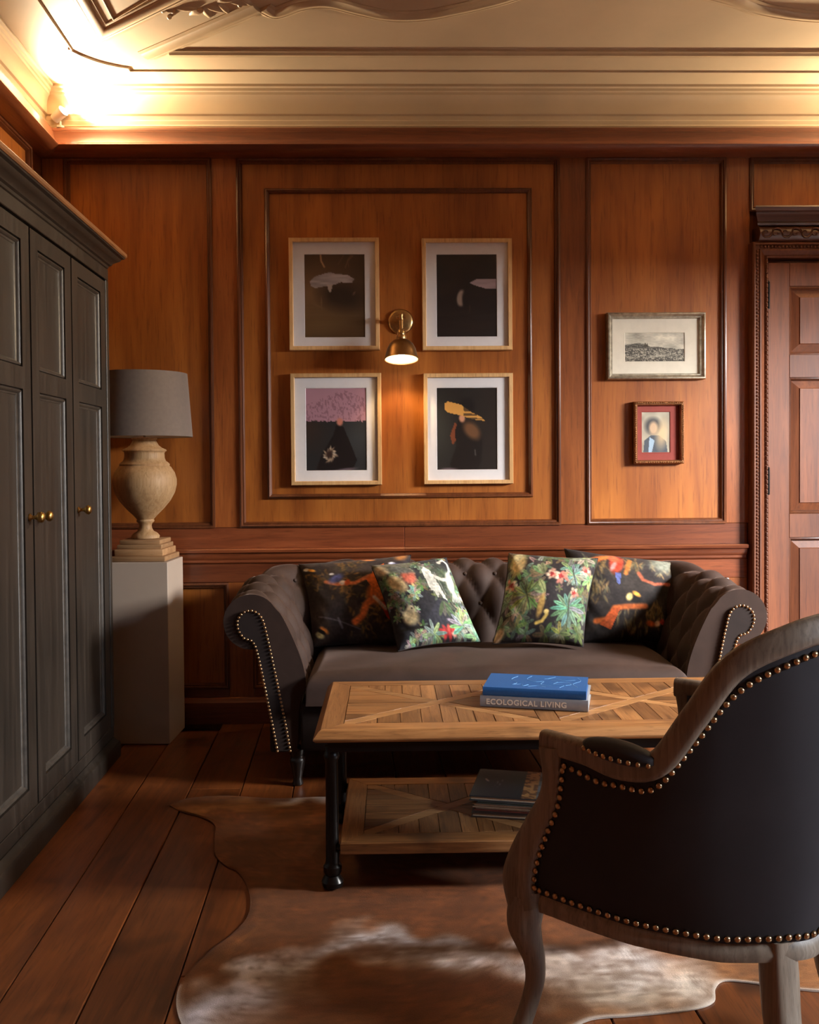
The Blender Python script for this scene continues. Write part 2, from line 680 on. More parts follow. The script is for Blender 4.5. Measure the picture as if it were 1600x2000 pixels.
for i, (a, b) in enumerate(wins):
    wo = struct(mk('window_%d' % (i + 1), *sweep_vf(rect(a, b, wz0, wz1), [(0, 0), (0, .09), (.055, .09), (.055, 0)],
                                                   lambda y, z, h: (RX + .05 + h, y, z), True), 'whitewall'))
    m_ = (a + b) / 2
    box('mullion', RX + .08, RX + .12, m_ - .02, m_ + .02, wz0 + .055, wz1 - .055, 'whitewall', wo)
    for zb in (0.88, 1.42):
        box('glazing_bar', RX + .085, RX + .115, a + .055, m_ - .021, zb - .012, zb + .012, 'whitewall', wo)
        box('glazing_bar', RX + .085, RX + .115, m_ + .021, b - .055, zb - .012, zb + .012, 'whitewall', wo)
    for (p, q) in ((a + .055, m_ - .02), (m_ + .02, b - .055)):
        for (s, t) in ((wz0 + .055, .868), (.892, 1.408), (1.432, wz1 - .055)):
            mk('pane', [(RX + .10, p, s), (RX + .10, q, s), (RX + .10, q, t), (RX + .10, p, t)], [(3, 2, 1, 0)], 'pane', wo, None, False)
wall_front = struct(box('wall_front', xl(FY) - .1, RX + .3, FY - .12, FY, 0, ZC, 'darkwall'))

# ---- ceiling with stucco work
ceiling = struct(box('ceiling', xl(W) - .2, RX + .3, FY - .1, W + .1, ZC, ZC + .1, 'plaster'))


def stucco(name, pts, prof, smooth=45, closed=False):
    V, F = sweep_vf(pts, prof, ceil3, closed)
    return mk(name, V, F, 'stucco', ceiling, smooth)


R1 = [(-.045, -.01), (-.045, .003), (-.038, .006), (-.030, .005), (-.026, .010), (-.010, .015), (.004, .015), (.010, .010), (.016, .012), (.026, .007), (.032, .003), (.040, .003), (.045, -.01)]
R2 = [(-.030, -.01), (-.030, .005), (-.022, .008), (-.012, .006), (-.004, .011), (.010, .011), (.018, .006), (.026, .007), (.030, -.01)]
gx = lambda y: xl(y) + 0.257
bead = [(-.004, -.01), (-.004, .003), (-.001, .006), (.002, .005), (.004, -.01)]
arc = catmull([(-1.243, 3.663), (-1.215, 3.715), (-1.165, 3.772), (-1.105, 3.812), (-1.062, 3.830)], 5)
stucco('bead_line', [(gx(-1.5), -1.5), (gx(3.663), 3.663)] + [tuple(p) for p in arc] + [(-1.062, 3.858), (RX, 3.864)], bead)
# long flat moulding along the back
V, F = sweep_vf([(-0.86, 3.692), (RX, 3.692)], R2, ceil3)
mk('moulding', V, F, 'stucco', ceiling, 45)
# corner frame
k = 0.055
fr_l = [(xl(1.6) + .405, 1.6), (xl(3.56) + .405, 3.545), (-0.30, 2.91), (0.3, 2.46)]
stucco('corner_frame', fr_l, R1)
stucco('corner_frame_inner', [(fr_l[0][0] + .085, 1.6), (fr_l[1][0] + .082, 3.42), (-0.36, 2.84), (.2, 2.42)], bead + [])
# diagonal moulding running into an ogee curve
og = catmull([(-0.446, 3.335), (-0.41, 3.375), (-0.375, 3.365), (-0.30, 3.315), (-0.208, 3.30), (-0.10, 3.352), (0.01, 3.395), (0.139, 3.39), (0.27, 3.340), (0.40, 3.275), (0.52, 3.20), (0.70, 3.14), (0.88, 3.15), (1.05, 3.2), (1.22, 3.27), (1.37, 3.345), (1.55, 3.39), (1.75, 3.395), (1.95, 3.35), (2.2, 3.26)], 6)
stucco('diagonal_moulding', [(-0.955, 3.722), (-0.455, 3.335)], R1)
stucco('ogee_moulding', [tuple(p) for p in og], R1)
# leaf ornament in the spandrel
lc = Vector((-0.655, 3.338))
leafparts = []


def leaf_vf(cx, cy, L, wd, ang, h=.011):
    V, F = [], []
    n = 9
    for i in range(n):
        t = i / (n - 1)
        w_ = wd * math.sin(PI * min(1, t * 0.96 + .03)) ** 0.8 * (1 + .18 * math.cos(t * 22))
        bend = 0.25 * L * t * t
        for s in (-1, -.5, 0, .5, 1):
            px = L * t
            py = s * w_ + bend
            X = cx + px * math.cos(ang) - py * math.sin(ang)
            Y = cy + px * math.sin(ang) + py * math.cos(ang)
            V.append((X, Y, ZC - h * (1 - s * s) * (0.35 + .65 * math.sin(PI * min(1, .15 + t * .8))) + .002))
    for i in range(n - 1):
        for j in range(4):
            F.append((i * 5 + j, (i + 1) * 5 + j, (i + 1) * 5 + j + 1, i * 5 + j + 1))
    return V, F


for (dx, dy, L, wd, a) in [(0, 0, .075, .020, 2.2), (0, 0, .07, .02, 1.2), (.01, -.01, .07, .02, .3), (-.02, 0, .085, .018, 2.9), (-.09, .02, .05, .010, 3.0),
                           (-.10, .01, .03, .009, 2.2), (.06, -.03, .07, .018, 1.0), (.10, -.05, .07, .018, .2), (.06, -.05, .07, .018, -.4), (.15, -.06, .05, .014, .7)]:
    V, F = leaf_vf(lc.x + dx, lc.y + dy, L, wd, a)
    mk('stucco_leaf', V, F, 'stucco', ceiling, 60)
for (px_, py_) in ((-.80, 3.352), (-.79, 3.40), (-.52, 3.31)):
    V, F = lathe_vf([(.001, ZC - .012), (.006, ZC - .010), (.009, ZC - .004), (.009, ZC + .001)], 10, (px_, py_))
    mk('stucco_berry', V, F, 'stucco', ceiling, 60)

# ---- cornice: wood below, painted plaster cove above, on the back and left walls
WOODC = [(-.02, 2.478), (.074, 2.480), (.086, 2.484), (.094, 2.490), (.104, 2.497), (.108, 2.504), (.104, 2.511), (.098, 2.514), (.090, 2.524), (.083, 2.542), (.079, 2.560), (.078, 2.568), (.072, 2.572), (.071, 2.584), (.068, 2.588), (.0, 2.588), (-.02, 2.588)]
COVE = [(-.02, 2.586), (.034, 2.586), (.040, 2.606), (.034, 2.612), (.036, 2.628), (.031, 2.634), (.034, 2.650), (.042, 2.656), (.043, 2.662), (.040, 2.690), (.044, 2.712), (.052, 2.728), (.058, 2.732), (.060, 2.742), (.066, 2.746), (.068, 2.756), (.078, 2.760), (.080, 2.772), (-.02, 2.772)]


def run_back(name, prof, mat):
    V = []
    for d, z in prof:
        V.append((xl(W - d) + d * 1.0, W - d, z))
    for d, z in prof:
        V.append((RX, W - d, z))
    k = len(prof)
    F = [(i, (i + 1) % k, k + (i + 1) % k, k + i) for i in range(k)] + [tuple(range(k)), tuple(range(k, 2 * k))]
    return struct(mk(name, V, F, mat, None, 40))


def run_left(name, prof, mat):
    V = []
    for d, z in prof:
        V.append((xl(W - d) + d, W - d, z))
    for d, z in prof:
        V.append((xl(FY) + d, FY, z))
    k = len(prof)
    F = [(i, (i + 1) % k, k + (i + 1) % k, k + i) for i in range(k)] + [tuple(range(k)), tuple(range(k, 2 * k))]
    return struct(mk(name, V, F, mat, None, 40))


run_back('trim_3', WOODC, 'rail')
run_left('trim_4', WOODC, 'rail_y')
run_back('trim_5', COVE, 'plaster')
run_left('trim_6', COVE, 'plaster')

# ================================================================== DOOR
M['iron'] = plain('dark_iron', S(30, 28, 27), 0.4, 0.8, 0.1, 60)
dx0, dx1, dtop = 1.668, 2.520, 2.012
door = struct(box('door_1', dx0, dx1, W - .010, W + .02, 0.006, dtop, 'door'))
DZ = [(0.15, 0.80), (0.906, 1.507), (1.608, 1.908)]
DXs = [(1.764, 2.045), (2.143, 2.424)]
d3 = lambda x, z, h: (x, W - .010 - h, z)
zs = sorted([0.006, dtop] + [v for q in DZ for v in q])
for a, b in ((dx0, 1.764), (2.045, 2.143), (2.424, dx1)):
    plank('door_stile', door, a, b, 0.006, dtop, lambda x, z, h: (x, W - .030 - h, z), 'door', 0.02)
for i in range(0, len(zs), 2):
    for a, b in DXs:
        plank('door_rail', door, a, b, zs[i], zs[i + 1], lambda x, z, h: (x, W - .030 - h, z), 'door', 0.02)
for (a, b) in DXs:
    for (s, t) in DZ:
        V, F = sweep_vf(rect(a, b, s, t), [(0, .0), (0, .016), (.006, .018), (.012, .010), (.014, .0)], d3, True)
        mk('panel_moulding', V, F, 'mould', door, 40)
        q = rect(a + .014, b - .014, s + .014, t - .014)
        q2 = rect(a + .046, b - .046, s + .046, t - .046)
        q3 = rect(a + .049, b - .049, s + .049, t - .049)
        V = [d3(p, w_, .001) for p, w_ in q] + [d3(p, w_, .013) for p, w_ in q2] + [d3(p, w_, .017) for p, w_ in q3]
        F = [(i, (i + 1) % 4, 4 + (i + 1) % 4, 4 + i) for i in range(4)] + [(4 + i, 4 + (i + 1) % 4, 8 + (i + 1) % 4, 8 + i) for i in range(4)] + [(8, 9, 10, 11)]
        mk('panel', V, F, 'door', door)
# casing
CAS = [(0, -.02), (0, .050), (.006, .056), (.012, .056), (.014, .048), (.030, .048), (.032, .054), (.038, .054), (.056, .040), (.060, .044), (.066, .038), (.068, -.02)]
cas_path = [(1.592, 0.0), (1.592, 2.098), (2.596, 2.098), (2.596, 0.0)]
V, F = sweep_vf(cas_path, [(-o, h) for o, h in CAS], wall3)
mk('casing', V, F, 'door', door, 35)
beads = []


def ball(c, r, n=6, sq=1.0):
    V, F = lathe_vf([(r * .35, -r * .9), (r * .85, -r * .45), (r, 0), (r * .85, r * .45), (r * .35, r * .9)], n)
    return [(c[0] + x, c[1] + y, c[2] + z * sq) for x, y, z in V], F


z = 0.02
while z < 2.07:
    beads.append(ball((1.613, W - .051, z), .0065))
    z += 0.0158
z = 0.02
while z < 2.02:
    beads.append(ball((1.657, W - .046, z), .0050, 6, 2.2))
    beads.append(ball((1.657, W - .046, z + .014), .0052))
    z += 0.021
x = 1.63
while x < 2.56:
    beads.append(ball((x, W - .051, 2.077), .0065))
    x += 0.0158
V, F = merge(beads)
stuff(mk('bead_moulding', V, F, 'door', door, 60))
HOOD = [(-.02, 2.168), (.060, 2.168), (.066, 2.176), (.062, 2.184), (.074, 2.196), (.088, 2.208), (.090, 2.218), (.098, 2.222), (.104, 2.236), (.100, 2.243), (-.02, 2.243)]
V = []
for d, z in HOOD:
    V.append((1.648 - d * 0.62, W - d, z))
for d, z in HOOD:
    V.append((2.54 + d * 0.62, W - d, z))
k = len(HOOD)
mk('hood_cornice', V, [(i, (i + 1) % k, k + (i + 1) % k, k + i) for i in range(k)] + [tuple(range(k)), tuple(range(k, 2 * k))], 'carve', door, 35)
FRZ = [(-.02, 2.100)] + [(.050 + .020 * math.sin(PI * t / 8), 2.100 + .068 * t / 8) for t in range(9)] + [(-.02, 2.168)]
V = [(1.618, W - d, z) for d, z in FRZ] + [(2.572, W - d, z) for d, z in FRZ]
k = len(FRZ)
mk('hood_frieze', V, [(i, (i + 1) % k, k + (i + 1) % k, k + i) for i in range(k)] + [tuple(range(k)), tuple(range(k, 2 * k))], 'carve', door, 50)
cv = []
x = 1.625
i = 0
while x < 2.55:
    sp = []
    for q in range(15):
        a = q / 14 * 2.1 * PI
        rr = .025 * (1 - q / 17)
        sp.append((x + .020 + rr * math.cos(a), W - .069, 2.133 + (1 if i % 2 else -1) * rr * math.sin(a)))
    cv.append(tube_vf(sp, [.0055 * (1 - q / 22) for q in range(15)], 6))
    x += .043
    i += 1
V, F = merge(cv)
mk('carved_scrolls', V, F, 'carve', door, 60)
for zc_ in (1.864, 1.046, 0.25):
    V, F = merge([lathe_vf([(.0065, zc_ - .055), (.0065, zc_ + .055)], 10, (1.668, W - .036)),
                  lathe_vf([(.004, zc_ + .055), (.007, zc_ + .060), (.004, zc_ + .067)], 10, (1.668, W - .036))])
    mk('hinge', V, F, 'iron', door, 40)

# ================================================================== WARDROBE
def wardrobe_paint():
    m = NT('worn_black_paint')
    v = m.coords((26, 26, 1.1))
    n1 = m.noise(v, 2.0, 6, 0.6, 0.4)
    n2 = m.noise(m.coords((2, 2, 2)), 1.2, 3)
    c = m.ramp(n1, [(0.30, S(30, 26, 22)), (0.55, S(45, 38, 32)), (0.80, S(68, 59, 51))])
    c = m.mix(0.35, c, m.ramp(n2, [(0.35, S(29, 24, 19)), (0.65, S(56, 46, 37))]))
    m.col(c)
    rr = m.n('ShaderNodeMapRange')
    rr.inputs['To Min'].default_value = 0.34
    rr.inputs['To Max'].default_value = 0.58
    m.l(n1, rr.inputs['Value'])
    m.l(rr.outputs[0], m.b.inputs['Roughness'])
    m.bump(n1, 0.15, 0.001)
    return m.m


M['ward'] = wardrobe_paint()
M['ward_edge'] = plain('paler_moulding_paint', S(62, 56, 50), 0.4, 0, 0.25, 40, 0.1)  # panel mouldings slightly paler than the main wardrobe paint
M['brass'] = plain('aged_brass', S(190, 150, 86), 0.32, 1.0, 0.15, 40, 0.04)
wd_ang = math.atan(0.031)
ward = thing('wardrobe', 'tall dark painted wardrobe with panelled doors and brass knobs on the left', 'wardrobe', (-1.062, 3.376, 0), wd_ang)
# local axes: y runs along the front towards the back wall, x out of the front
S0, S1 = -1.795, 0.240
DEP = 0.375
joints = [-1.786, -1.393, -1.000, -0.607, -0.214, 0.205]
box('carcass', -DEP, -0.046, S0, S1, 0.06, 1.885, 'ward', ward)
mk('plinth', *sweep_vf([(0.0, S0 - .01), (0.0, S1 + .012), (-DEP, S1 + .012)], [(0, 0.0), (0, .052), (.003, .060), (.010, .064), (.016, .072), (.020, .080), (.05, .080), (.05, 0.0)], lambda a, b, h: (a, b, h)), 'ward', ward, 35)
box('bottom_rail', -.045, -.022, S0, S1, 0.080, 0.122, 'ward', ward, .002)
box('frieze', -.045, -.020, S0, S1, 1.856, 1.900, 'ward', ward, .002)
box('end_stile', -.045, -.020, 0.207, S1, 0.122, 1.855, 'ward', ward, .002)
CR = [(.022, 1.898), (.016, 1.902), (.014, 1.910), (.006, 1.914), (.002, 1.922), (-.010, 1.930), (-.020, 1.936), (-.024, 1.944), (-.034, 1.948), (-.036, 1.952), (.10, 1.952), (.10, 1.898)]
M['ward_top'] = wood('bare_wood_top', S(112, 72, 42), S(146, 98, 58), S(168, 120, 76), 'y', 0.5, 0.05, 0.5, 0.1)
mk('top_edge', *sweep_vf([(0.0, S0 - .02), (0.0, S1 + .005), (-DEP, S1 + .005)], [(-.038, 1.953), (-.042, 1.958), (-.042, 1.968), (-.038, 1.973), (.10, 1.973), (.10, 1.953)], lambda a, b, h: (a, b, h)), 'ward_top', ward, 35)
mk('crown_moulding', *sweep_vf([(0.0, S0 - .02), (0.0, S1 + .005), (-DEP, S1 + .005)], CR, lambda a, b, h: (a, b, h)), 'ward', ward, 35)
box('top_board', -DEP, -.08, S0, S1 - .08, 1.90, 1.968, 'ward', ward)
PM_W = [(-.0005, -.0005), (0, -.009), (.003, -.010), (.0045, -.004), (.008, -.0025), (.0115, -.005), (.014, -.011), (.018, -.0125), (.020, -.0155), (-.0005, -.0155)]
knob_v = lathe_vf([(.011, 0), (.012, .003), (.006, .007), (.0055, .018), (.010, .024), (.0155, .030), (.0165, .036), (.013, .042), (.005, .045)], 16)
knob_me = bpy.data.meshes.new('knob')
knob_me.from_pydata(knob_v[0], [], knob_v[1])
knob_me.materials.append(M['brass'])
knob_me.polygons.foreach_set('use_smooth', [True] * len(knob_me.polygons))
w3 = lambda y, z, h: (-.022 + h, y, z)
for i in range(len(joints) - 1):
    a, b = joints[i] + .006, joints[i + 1] - .006
    s_, e_ = 0.064, 0.064
    za, zb, zm0, zm1 = 0.127, 1.846, 1.362, 1.426
    pz = [(0.190, zm0), (zm1, 1.795)]
    parts = [(boxv(-.044, -.022, a, a + s_, za, zb), BOXF), (boxv(-.044, -.022, b - e_, b, za, zb), BOXF)]
    for (s, t) in ((za, .190), (zm0, zm1), (1.795, zb)):
        parts.append((boxv(-.044, -.022, a + s_, b - e_, s, t), BOXF))
    dr = mk('door', *merge(parts), 'ward', ward)
    for (s, t) in pz:
        mk('door_panel', boxv(-.044, -.0375, a + s_ + .001, b - e_ - .001, s + .001, t - .001), BOXF, 'ward', dr)
        V, F = sweep_vf(rect(a + s_, b - e_, s, t), PM_W, w3, True)
        mk('panel_moulding', V, F, 'ward_edge', dr, 40)
    ks = {3: [a + .030], 2: [b - .030], 4: [a + .034], 1: [a + .03], 0: [b - .03]}[i]
    for kk in ks:
        share('knob', knob_me, dr, (-.022, kk, 0.987), Vector((0, 0, 1)).rotation_difference(Vector((1, 0, 0))))

# ================================================================== PEDESTAL AND TABLE LAMP
M['ped'] = plain('pale_painted_pedestal', S(176, 158, 142), 0.5, 0, 0.03, 5, 0.03)
ped = tag(box('pedestal', -.124, .124, -.118, .118, 0, .745, 'ped', None, .002), 'tall square taupe pedestal carrying the urn lamp', 'pedestal')
ped.location = (-1.030, 3.886, 0.001)
ped.rotation_euler = (0, 0, math.radians(-2.2))
M['urn'] = wood('bleached_turned_wood', S(150, 112, 72), S(184, 146, 102), S(204, 172, 130), 'z', 0.6, 0.0, 0.6, 0.2, fine=1.6)
M['plinthw'] = wood('bleached_plinth_wood', S(140, 98, 60), S(172, 130, 88), S(192, 154, 112), 'x', 0.6, 0.0, 0.6, 0.2, fine=1.6)
M['shade'] = plain('taupe_linen', S(112, 97, 86), 0.85, 0, 0.06, 60, 0.1, Sheen_Weight=0.5)
M['shade_in'] = plain('pale_shade_lining', S(190, 178, 160), 0.8, 0, 0.03, 20, 0.0)
M['chrome'] = plain('polished_nickel', S(200, 196, 188), 0.18, 1.0, 0.05, 40, 0.0)
lamp = thing('table_lamp', 'turned wooden urn table lamp with a grey drum shade on the pedestal', 'lamp', (-1.030, 3.886, .747), math.radians(-2.2))
steps = [(.112, 0, .022), (.100, .022, .050), (.092, .050, .068), (.084, .068, .087)]
for hw, a, b in steps:
    box('plinth_step', -hw, hw, -hw, hw, a, b, 'plinthw', lamp, .004, 2)
UR = [(.040, .087), (.056, .089), (.058, .098), (.052, .106), (.046, .112), (.034, .118), (.027, .130), (.025, .142), (.028, .152), (.036, .158), (.037, .164), (.034, .168),
      (.048, .184), (.076, .212), (.104, .246), (.122, .280), (.130, .312), (.130, .336), (.122, .364), (.108, .386), (.101, .392), (.103, .398), (.098, .404),
      (.087, .412), (.082, .424), (.081, .444), (.083, .450), (.090, .454), (.088, .460), (.070, .468), (.058, .478), (.050, .492), (.047, .500), (.052, .503), (.052, .508), (.030, .510), (.006, .511)]
mk('urn', *lathe_vf(UR, 48), 'urn', lamp, 50)
mk('stem', *lathe_vf([(.005, .509), (.005, .56), (.010, .562), (.010, .60), (.004, .602)], 12), 'chrome', lamp, 50)
SH = [(.199, .512), (.180, .775), (.177, .775), (.196, .512)]
V, F = lathe_vf(SH + [SH[0]], 64, (.004, -.018), cap=False)
shd = mk('shade', V, F, 'shade', lamp, 60)
mk('shade_lining', *lathe_vf([(.1955, .514), (.1765, .773)], 48, (.004, -.018), cap=False), 'shade_in', shd, 60)
V, F = merge([tube_vf([(math.cos(a) * .012, math.sin(a) * .012, .604), (.004 + math.cos(a) * .188, -.018 + math.sin(a) * .188, .602)], .002, 6) for a in (0, 2 * PI / 3, 4 * PI / 3)])
mk('shade_spider', V, F, 'chrome', shd)

# ================================================================== PICTURES
M['maple'] = wood('pale_maple_frame', S(186, 140, 88), S(208, 166, 112), S(222, 184, 134), 'z', 0.5, 0.05, 0.4, 0.05)
M['mat'] = plain('white_mat_board', S(222, 220, 222), 0.8, 0, 0.02, 30, 0.02)
M['print'] = painted('photo_print', 0.42)
M['paper'] = painted('engraving_paper', 0.7)
gg = NT('picture_glass')
tr = gg.n('ShaderNodeBsdfTransparent')
gl = gg.n('ShaderNodeBsdfGlossy')
gl.inputs['Roughness'].default_value = 0.03
mx = gg.n('ShaderNodeMixShader')
gg.l(schlick(gg), mx.inputs[0])
gg.l(tr.outputs[0], mx.inputs[1])
gg.l(gl.outputs[0], mx.inputs[2])
gg.l(mx.outputs[0], gg.t.nodes['Material Output'].inputs[0])
M['pglass'] = gg.m


def art_white_stroke(c):
    c.c[:] = np.array((62, 45, 31))
    c.ell(.08, .48, .55, .30, 0, (132, 100, 66), .9, .8)
    c.ell(.3, .85, .9, .18, 0, (118, 90, 54), .9, .7)
    for k in range(9):
        c.line([(0, .62 + .042 * k), (1, .60 + .045 * k)], .006, (96, 74, 48), .9, .35)
    c.ell(.62, .50, .34, .16, .1, (34, 25, 20), .5, .8)
    c.line([(.27, 0), (.28, .08), (.33, .15)], .012, (186, 146, 108), .6, .9)
    c.line([(.68, .16), (.72, .08), (.80, .02)], .010, (120, 92, 66), .8, .7)
    c.line([(.56, .12), (.62, .05), (.66, .0)], .008, (110, 84, 60), .8, .6)
    c.line([(.78, .0), (.72, .07), (.74, .16)], .006, (120, 92, 66), .8, .6)
    n = c.vnoise(6, 46, 3)
    m0 = c.c.copy()
    c.poly([(.09, .33), (.16, .27), (.36, .225), (.44, .215), (.48, .23), (.72, .25), (.83, .30), (.78, .345), (.60, .335), (.52, .36), (.38, .38), (.18, .405), (.11, .38)], (160, 148, 146))
    c.c = c.c * (0.80 + .32 * n[:, None]) * ((c.c != m0)) + m0 * (c.c == m0)
    c.poly([(.37, .36), (.47, .36), (.43, .47), (.40, .44)], (168, 150, 138))
    c.ell(.28, .58, .012, .07, 0, (120, 96, 70), .5, .7)
    c.ell(.22, .62, .10, .01, .3, (120, 96, 70), .6, .5)
    c.ell(.82, .47, .03, .012, -.8, (140, 116, 92), .5, .7)


def art_pink_stroke(c):
    c.c[:] = np.array((26, 22, 22))
    c.ell(.5, .85, .7, .12, 0, (40, 28, 22), .9, .8)
    c.ell(.52, .3, .12, .18, 0, (16, 13, 14), .6)
    c.poly([(.55, .345), (.66, .305), (1, .300), (1, .415), (.80, .412), (.62, .37)], (156, 134, 136))
    c.c *= (0.86 + .2 * c.vnoise(4, 40, 8))[:, None]
    c.ell(.41, .53, .072, .10, .25, (140, 120, 106), .2)
    c.ell(.475, .54, .05, .10, 0, (18, 15, 15), .3)
    c.line([(.55, .62), (.54, .80)], .004, (70, 58, 48), .6, .8)


def art_mauve(c):
    c.c[:] = np.array((34, 36, 38))
    c.ell(.85, .62, .25, .25, 0, (52, 56, 60), .8, .8)
    c.ell(.02, .5, .25, .2, 0, (62, 44, 34), .8, .6)
    c.poly([(.50, .44), (.62, .47), (.76, .72), (.84, .88), (.76, 1), (.16, 1), (.26, .80), (.46, .55)], (17, 14, 16))
    n = c.vnoise(60, 46, 5)
    edge = .385 + .03 * c.vnoise(40, 3, 9)
    top = (c.v < edge).astype(float)
    c.put(top, (170, 128, 142))
    sp = (n > .62) & (c.v < edge) & (c.v > .02 + .30 * np.abs(c.u - .62))
    c.put(sp * .5, (110, 74, 88))
    c.ell(.56, .41, .05, .045, 0, (190, 122, 104), .3)
    rr = random.Random(4)
    for k in range(24):
        a = k * 2.4
        d = .055 + .05 * rr.random()
        c.ell(.39 + d * math.cos(a), .81 + d * .75 * math.sin(a), .018 + .03 * rr.random(), .010, a + rr.random(), rr.choice([(186, 164, 138), (150, 126, 104), (206, 190, 170)]), .5, .85)
    c.ell(.38, .80, .05, .045, 0, (44, 28, 24), .5)
    c.ell(.62, .995, .2, .02, -.1, (112, 96, 106), .4, .8)


def art_ochre(c):
    c.c[:] = np.array((30, 27, 25))
    c.ell(.05, .55, .2, .4, 0, (52, 54, 50), .8, .7)
    c.ell(.95, .5, .25, .6, 0, (36, 26, 20), .8, .8)
    c.poly([(.22, .58), (.30, .42), (.36, .46), (.33, .62), (.26, .70)], (112, 58, 34))
    c.poly([(.36, .38), (.55, .40), (.70, .50), (.76, .62), (.74, .90), (.66, 1), (.24, 1), (.22, .92), (.32, .72), (.30, .52)], (20, 14, 12))
    c.ell(.58, .52, .15, .09, .5, (106, 72, 46), .35)
    c.ell(.50, .22, .13, .09, 0, (14, 11, 11), .3)
    c.ell(.42, .37, .05, .05, 0, (196, 140, 108), .3)
    n = c.vnoise(8, 60, 12)
    c.poly([(.14, .19), (.18, .165), (.40, .205), (.56, .29), (.74, .36), (.80, .405), (.60, .385), (.40, .335), (.18, .30), (.125, .25)], (206, 150, 74))
    c.put(((n > .6) & (c.u > .45) & (c.u < .82) & (np.abs(c.v - (.16 + .30 * c.u)) < .06)) * .7, (40, 28, 20))
    c.line([(.63, .76), (.64, .82)], .010, (90, 84, 82), .5, .8)
    c.ell(.2, .995, .14, .02, 0, (120, 104, 112), .4, .8)


FR_P = [(0, 0.0), (0, .026), (.002, .029), (.016, .029), (.018, .027), (.018, .008), (.018, 0.0)]


def picture(name, label, x0, x1, z0, z1, prof, fmat, win, fn, pmat='print', mat='mat', nu=72, nv=96, tilt=0.0, group=None):
    cx, cz = (x0 + x1) / 2, (z0 + z1) / 2
    t = thing(name, label, 'picture', (cx, W + .0105, z0), 0, group)
    X0, X1, Z0, Z1 = x0 - cx, x1 - cx, 0, z1 - z0
    f3 = lambda x, z, h: (x, -h, z)
    V, F = sweep_vf(rect(X0, X1, Z0, Z1), prof, f3, True)
    mk('frame', V, F, fmat, t, 35)
    iw = max(p[0] for p in prof) - .001
    a, b, c_, d_ = win[0] - cx, win[1] - cx, win[2] - z0, win[3] - z0
    # mat with a bevelled window
    V, F = sweep_vf(rect(a, b, c_, d_), [(0, .0125), (-.0015, .014), (-.004, .014), (-.004, .0105), (0, .0105)], f3, True)
    o = rect(X0 + iw, X1 - iw, Z0 + iw, Z1 - iw)
    i_ = rect(a - .0035, b + .0035, c_ - .0035, d_ + .0035)
    V2 = [f3(p, q, .014) for p, q in o] + [f3(p, q, .014) for p, q in i_]
    F2 = [(k, (k + 1) % 4, 4 + (k + 1) % 4, 4 + k) for k in range(4)]
    V, F = merge([(V, F), (V2, F2)])
    mk('mat_board', V, F, mat, t)
    print_sheet('print', a - .001, b + .001, c_ - .001, d_ + .001, -.011, nu, nv, fn, pmat, t)
    mk('glass', [f3(p, q, .019) for p, q in o], [(0, 1, 2, 3)], 'pglass', t, None, False)
    mk('backing', [f3(p, q, .001) for p, q in o], [(0, 1, 2, 3)], fmat, t)
    if tilt:
        t.rotation_euler = (0, tilt, 0)
    return t


G4 = 'four maple framed prints around the wall light'
picture('framed_print', 'maple framed dark print crossed by a white brush stroke, top left of the four', -.4375, -.0425, 1.640, 2.130, FR_P, 'maple', (-.370, -.107, 1.698, 2.060), art_white_stroke, group=G4)
picture('framed_print', 'maple framed nearly black print with a pink stroke entering from the right', .145, .541, 1.637, 2.126, FR_P, 'maple', (.210, .474, 1.698, 2.058), art_pink_stroke, group=G4)
picture('framed_print', 'maple framed print with mauve upper half and a dark cone figure below', -.436, -.038, 1.048, 1.539, FR_P, 'maple', (-.370, -.105, 1.113, 1.474), art_mauve, group=G4)
picture('framed_print', 'maple framed dark print with an ochre brush stroke across a figure', .148, .542, 1.048, 1.536, FR_P, 'maple', (.207, .472, 1.112, 1.472), art_ochre, group=G4)


def art_landscape(c):
    n1, n2, n3 = c.vnoise(5, 6, 21), c.vnoise(26, 30, 22), c.vnoise(60, 44, 23)
    c.c[:] = np.array((176, 170, 152))
    sky = 150 + 70 * n1 + 26 * (n2 - .5)
    c.c = np.stack([sky, sky * .97, sky * .88], 1)
    hill = .50 - .14 * np.exp(-((c.u - .18) / .22) ** 2) + .06 * (c.vnoise(9, 1, 24) - .5) + .10 * np.clip(c.u - .45, 0, 1)
    low = (c.v > hill).astype(float)
    g_ = 58 + 70 * n2 + 50 * (n3 - .5) + 45 * np.clip(c.v - .6, 0, 1)
    c.c = c.c * (1 - low[:, None]) + np.stack([g_, g_ * .96, g_ * .86], 1) * low[:, None]
    for (x, w_, h_) in ((.235, .012, .09), (.36, .030, .11), (.345, .008, .15), (.375, .008, .15), (.15, .03, .05)):
        c.poly([(x - w_, .50), (x + w_, .50), (x + w_, .50 - h_), (x - w_, .50 - h_)], (66, 60, 50))
    c.ell(.58, .80, .14, .035, -.15, (196, 188, 168), .6, .7)
    c.ell(.5, .98, .6, .06, 0, (44, 40, 34), .7, .8)
    c.put(((n3 > .62) & (c.v > .55)) * .55, (200, 192, 172))


def art_portrait(c):  # figure with glass reflections painted into the print as pale patches
    c.c[:] = np.array((168, 160, 140))
    c.c *= (0.85 + .25 * c.vnoise(5, 6, 31))[:, None]
    c.ell(.40, .34, .28, .20, 0, (66, 66, 66), .3)
    c.ell(.42, .40, .15, .16, 0, (190, 160, 128), .3)
    c.poly([(.06, 1), (.10, .70), (.32, .58), (.62, .58), (.86, .72), (.92, 1)], (70, 76, 84))
    c.poly([(.28, .62), (.46, .70), (.36, 1), (.24, 1)], (150, 172, 190))
    c.ell(.72, .55, .18, .30, .2, (206, 176, 132), .6, .8)


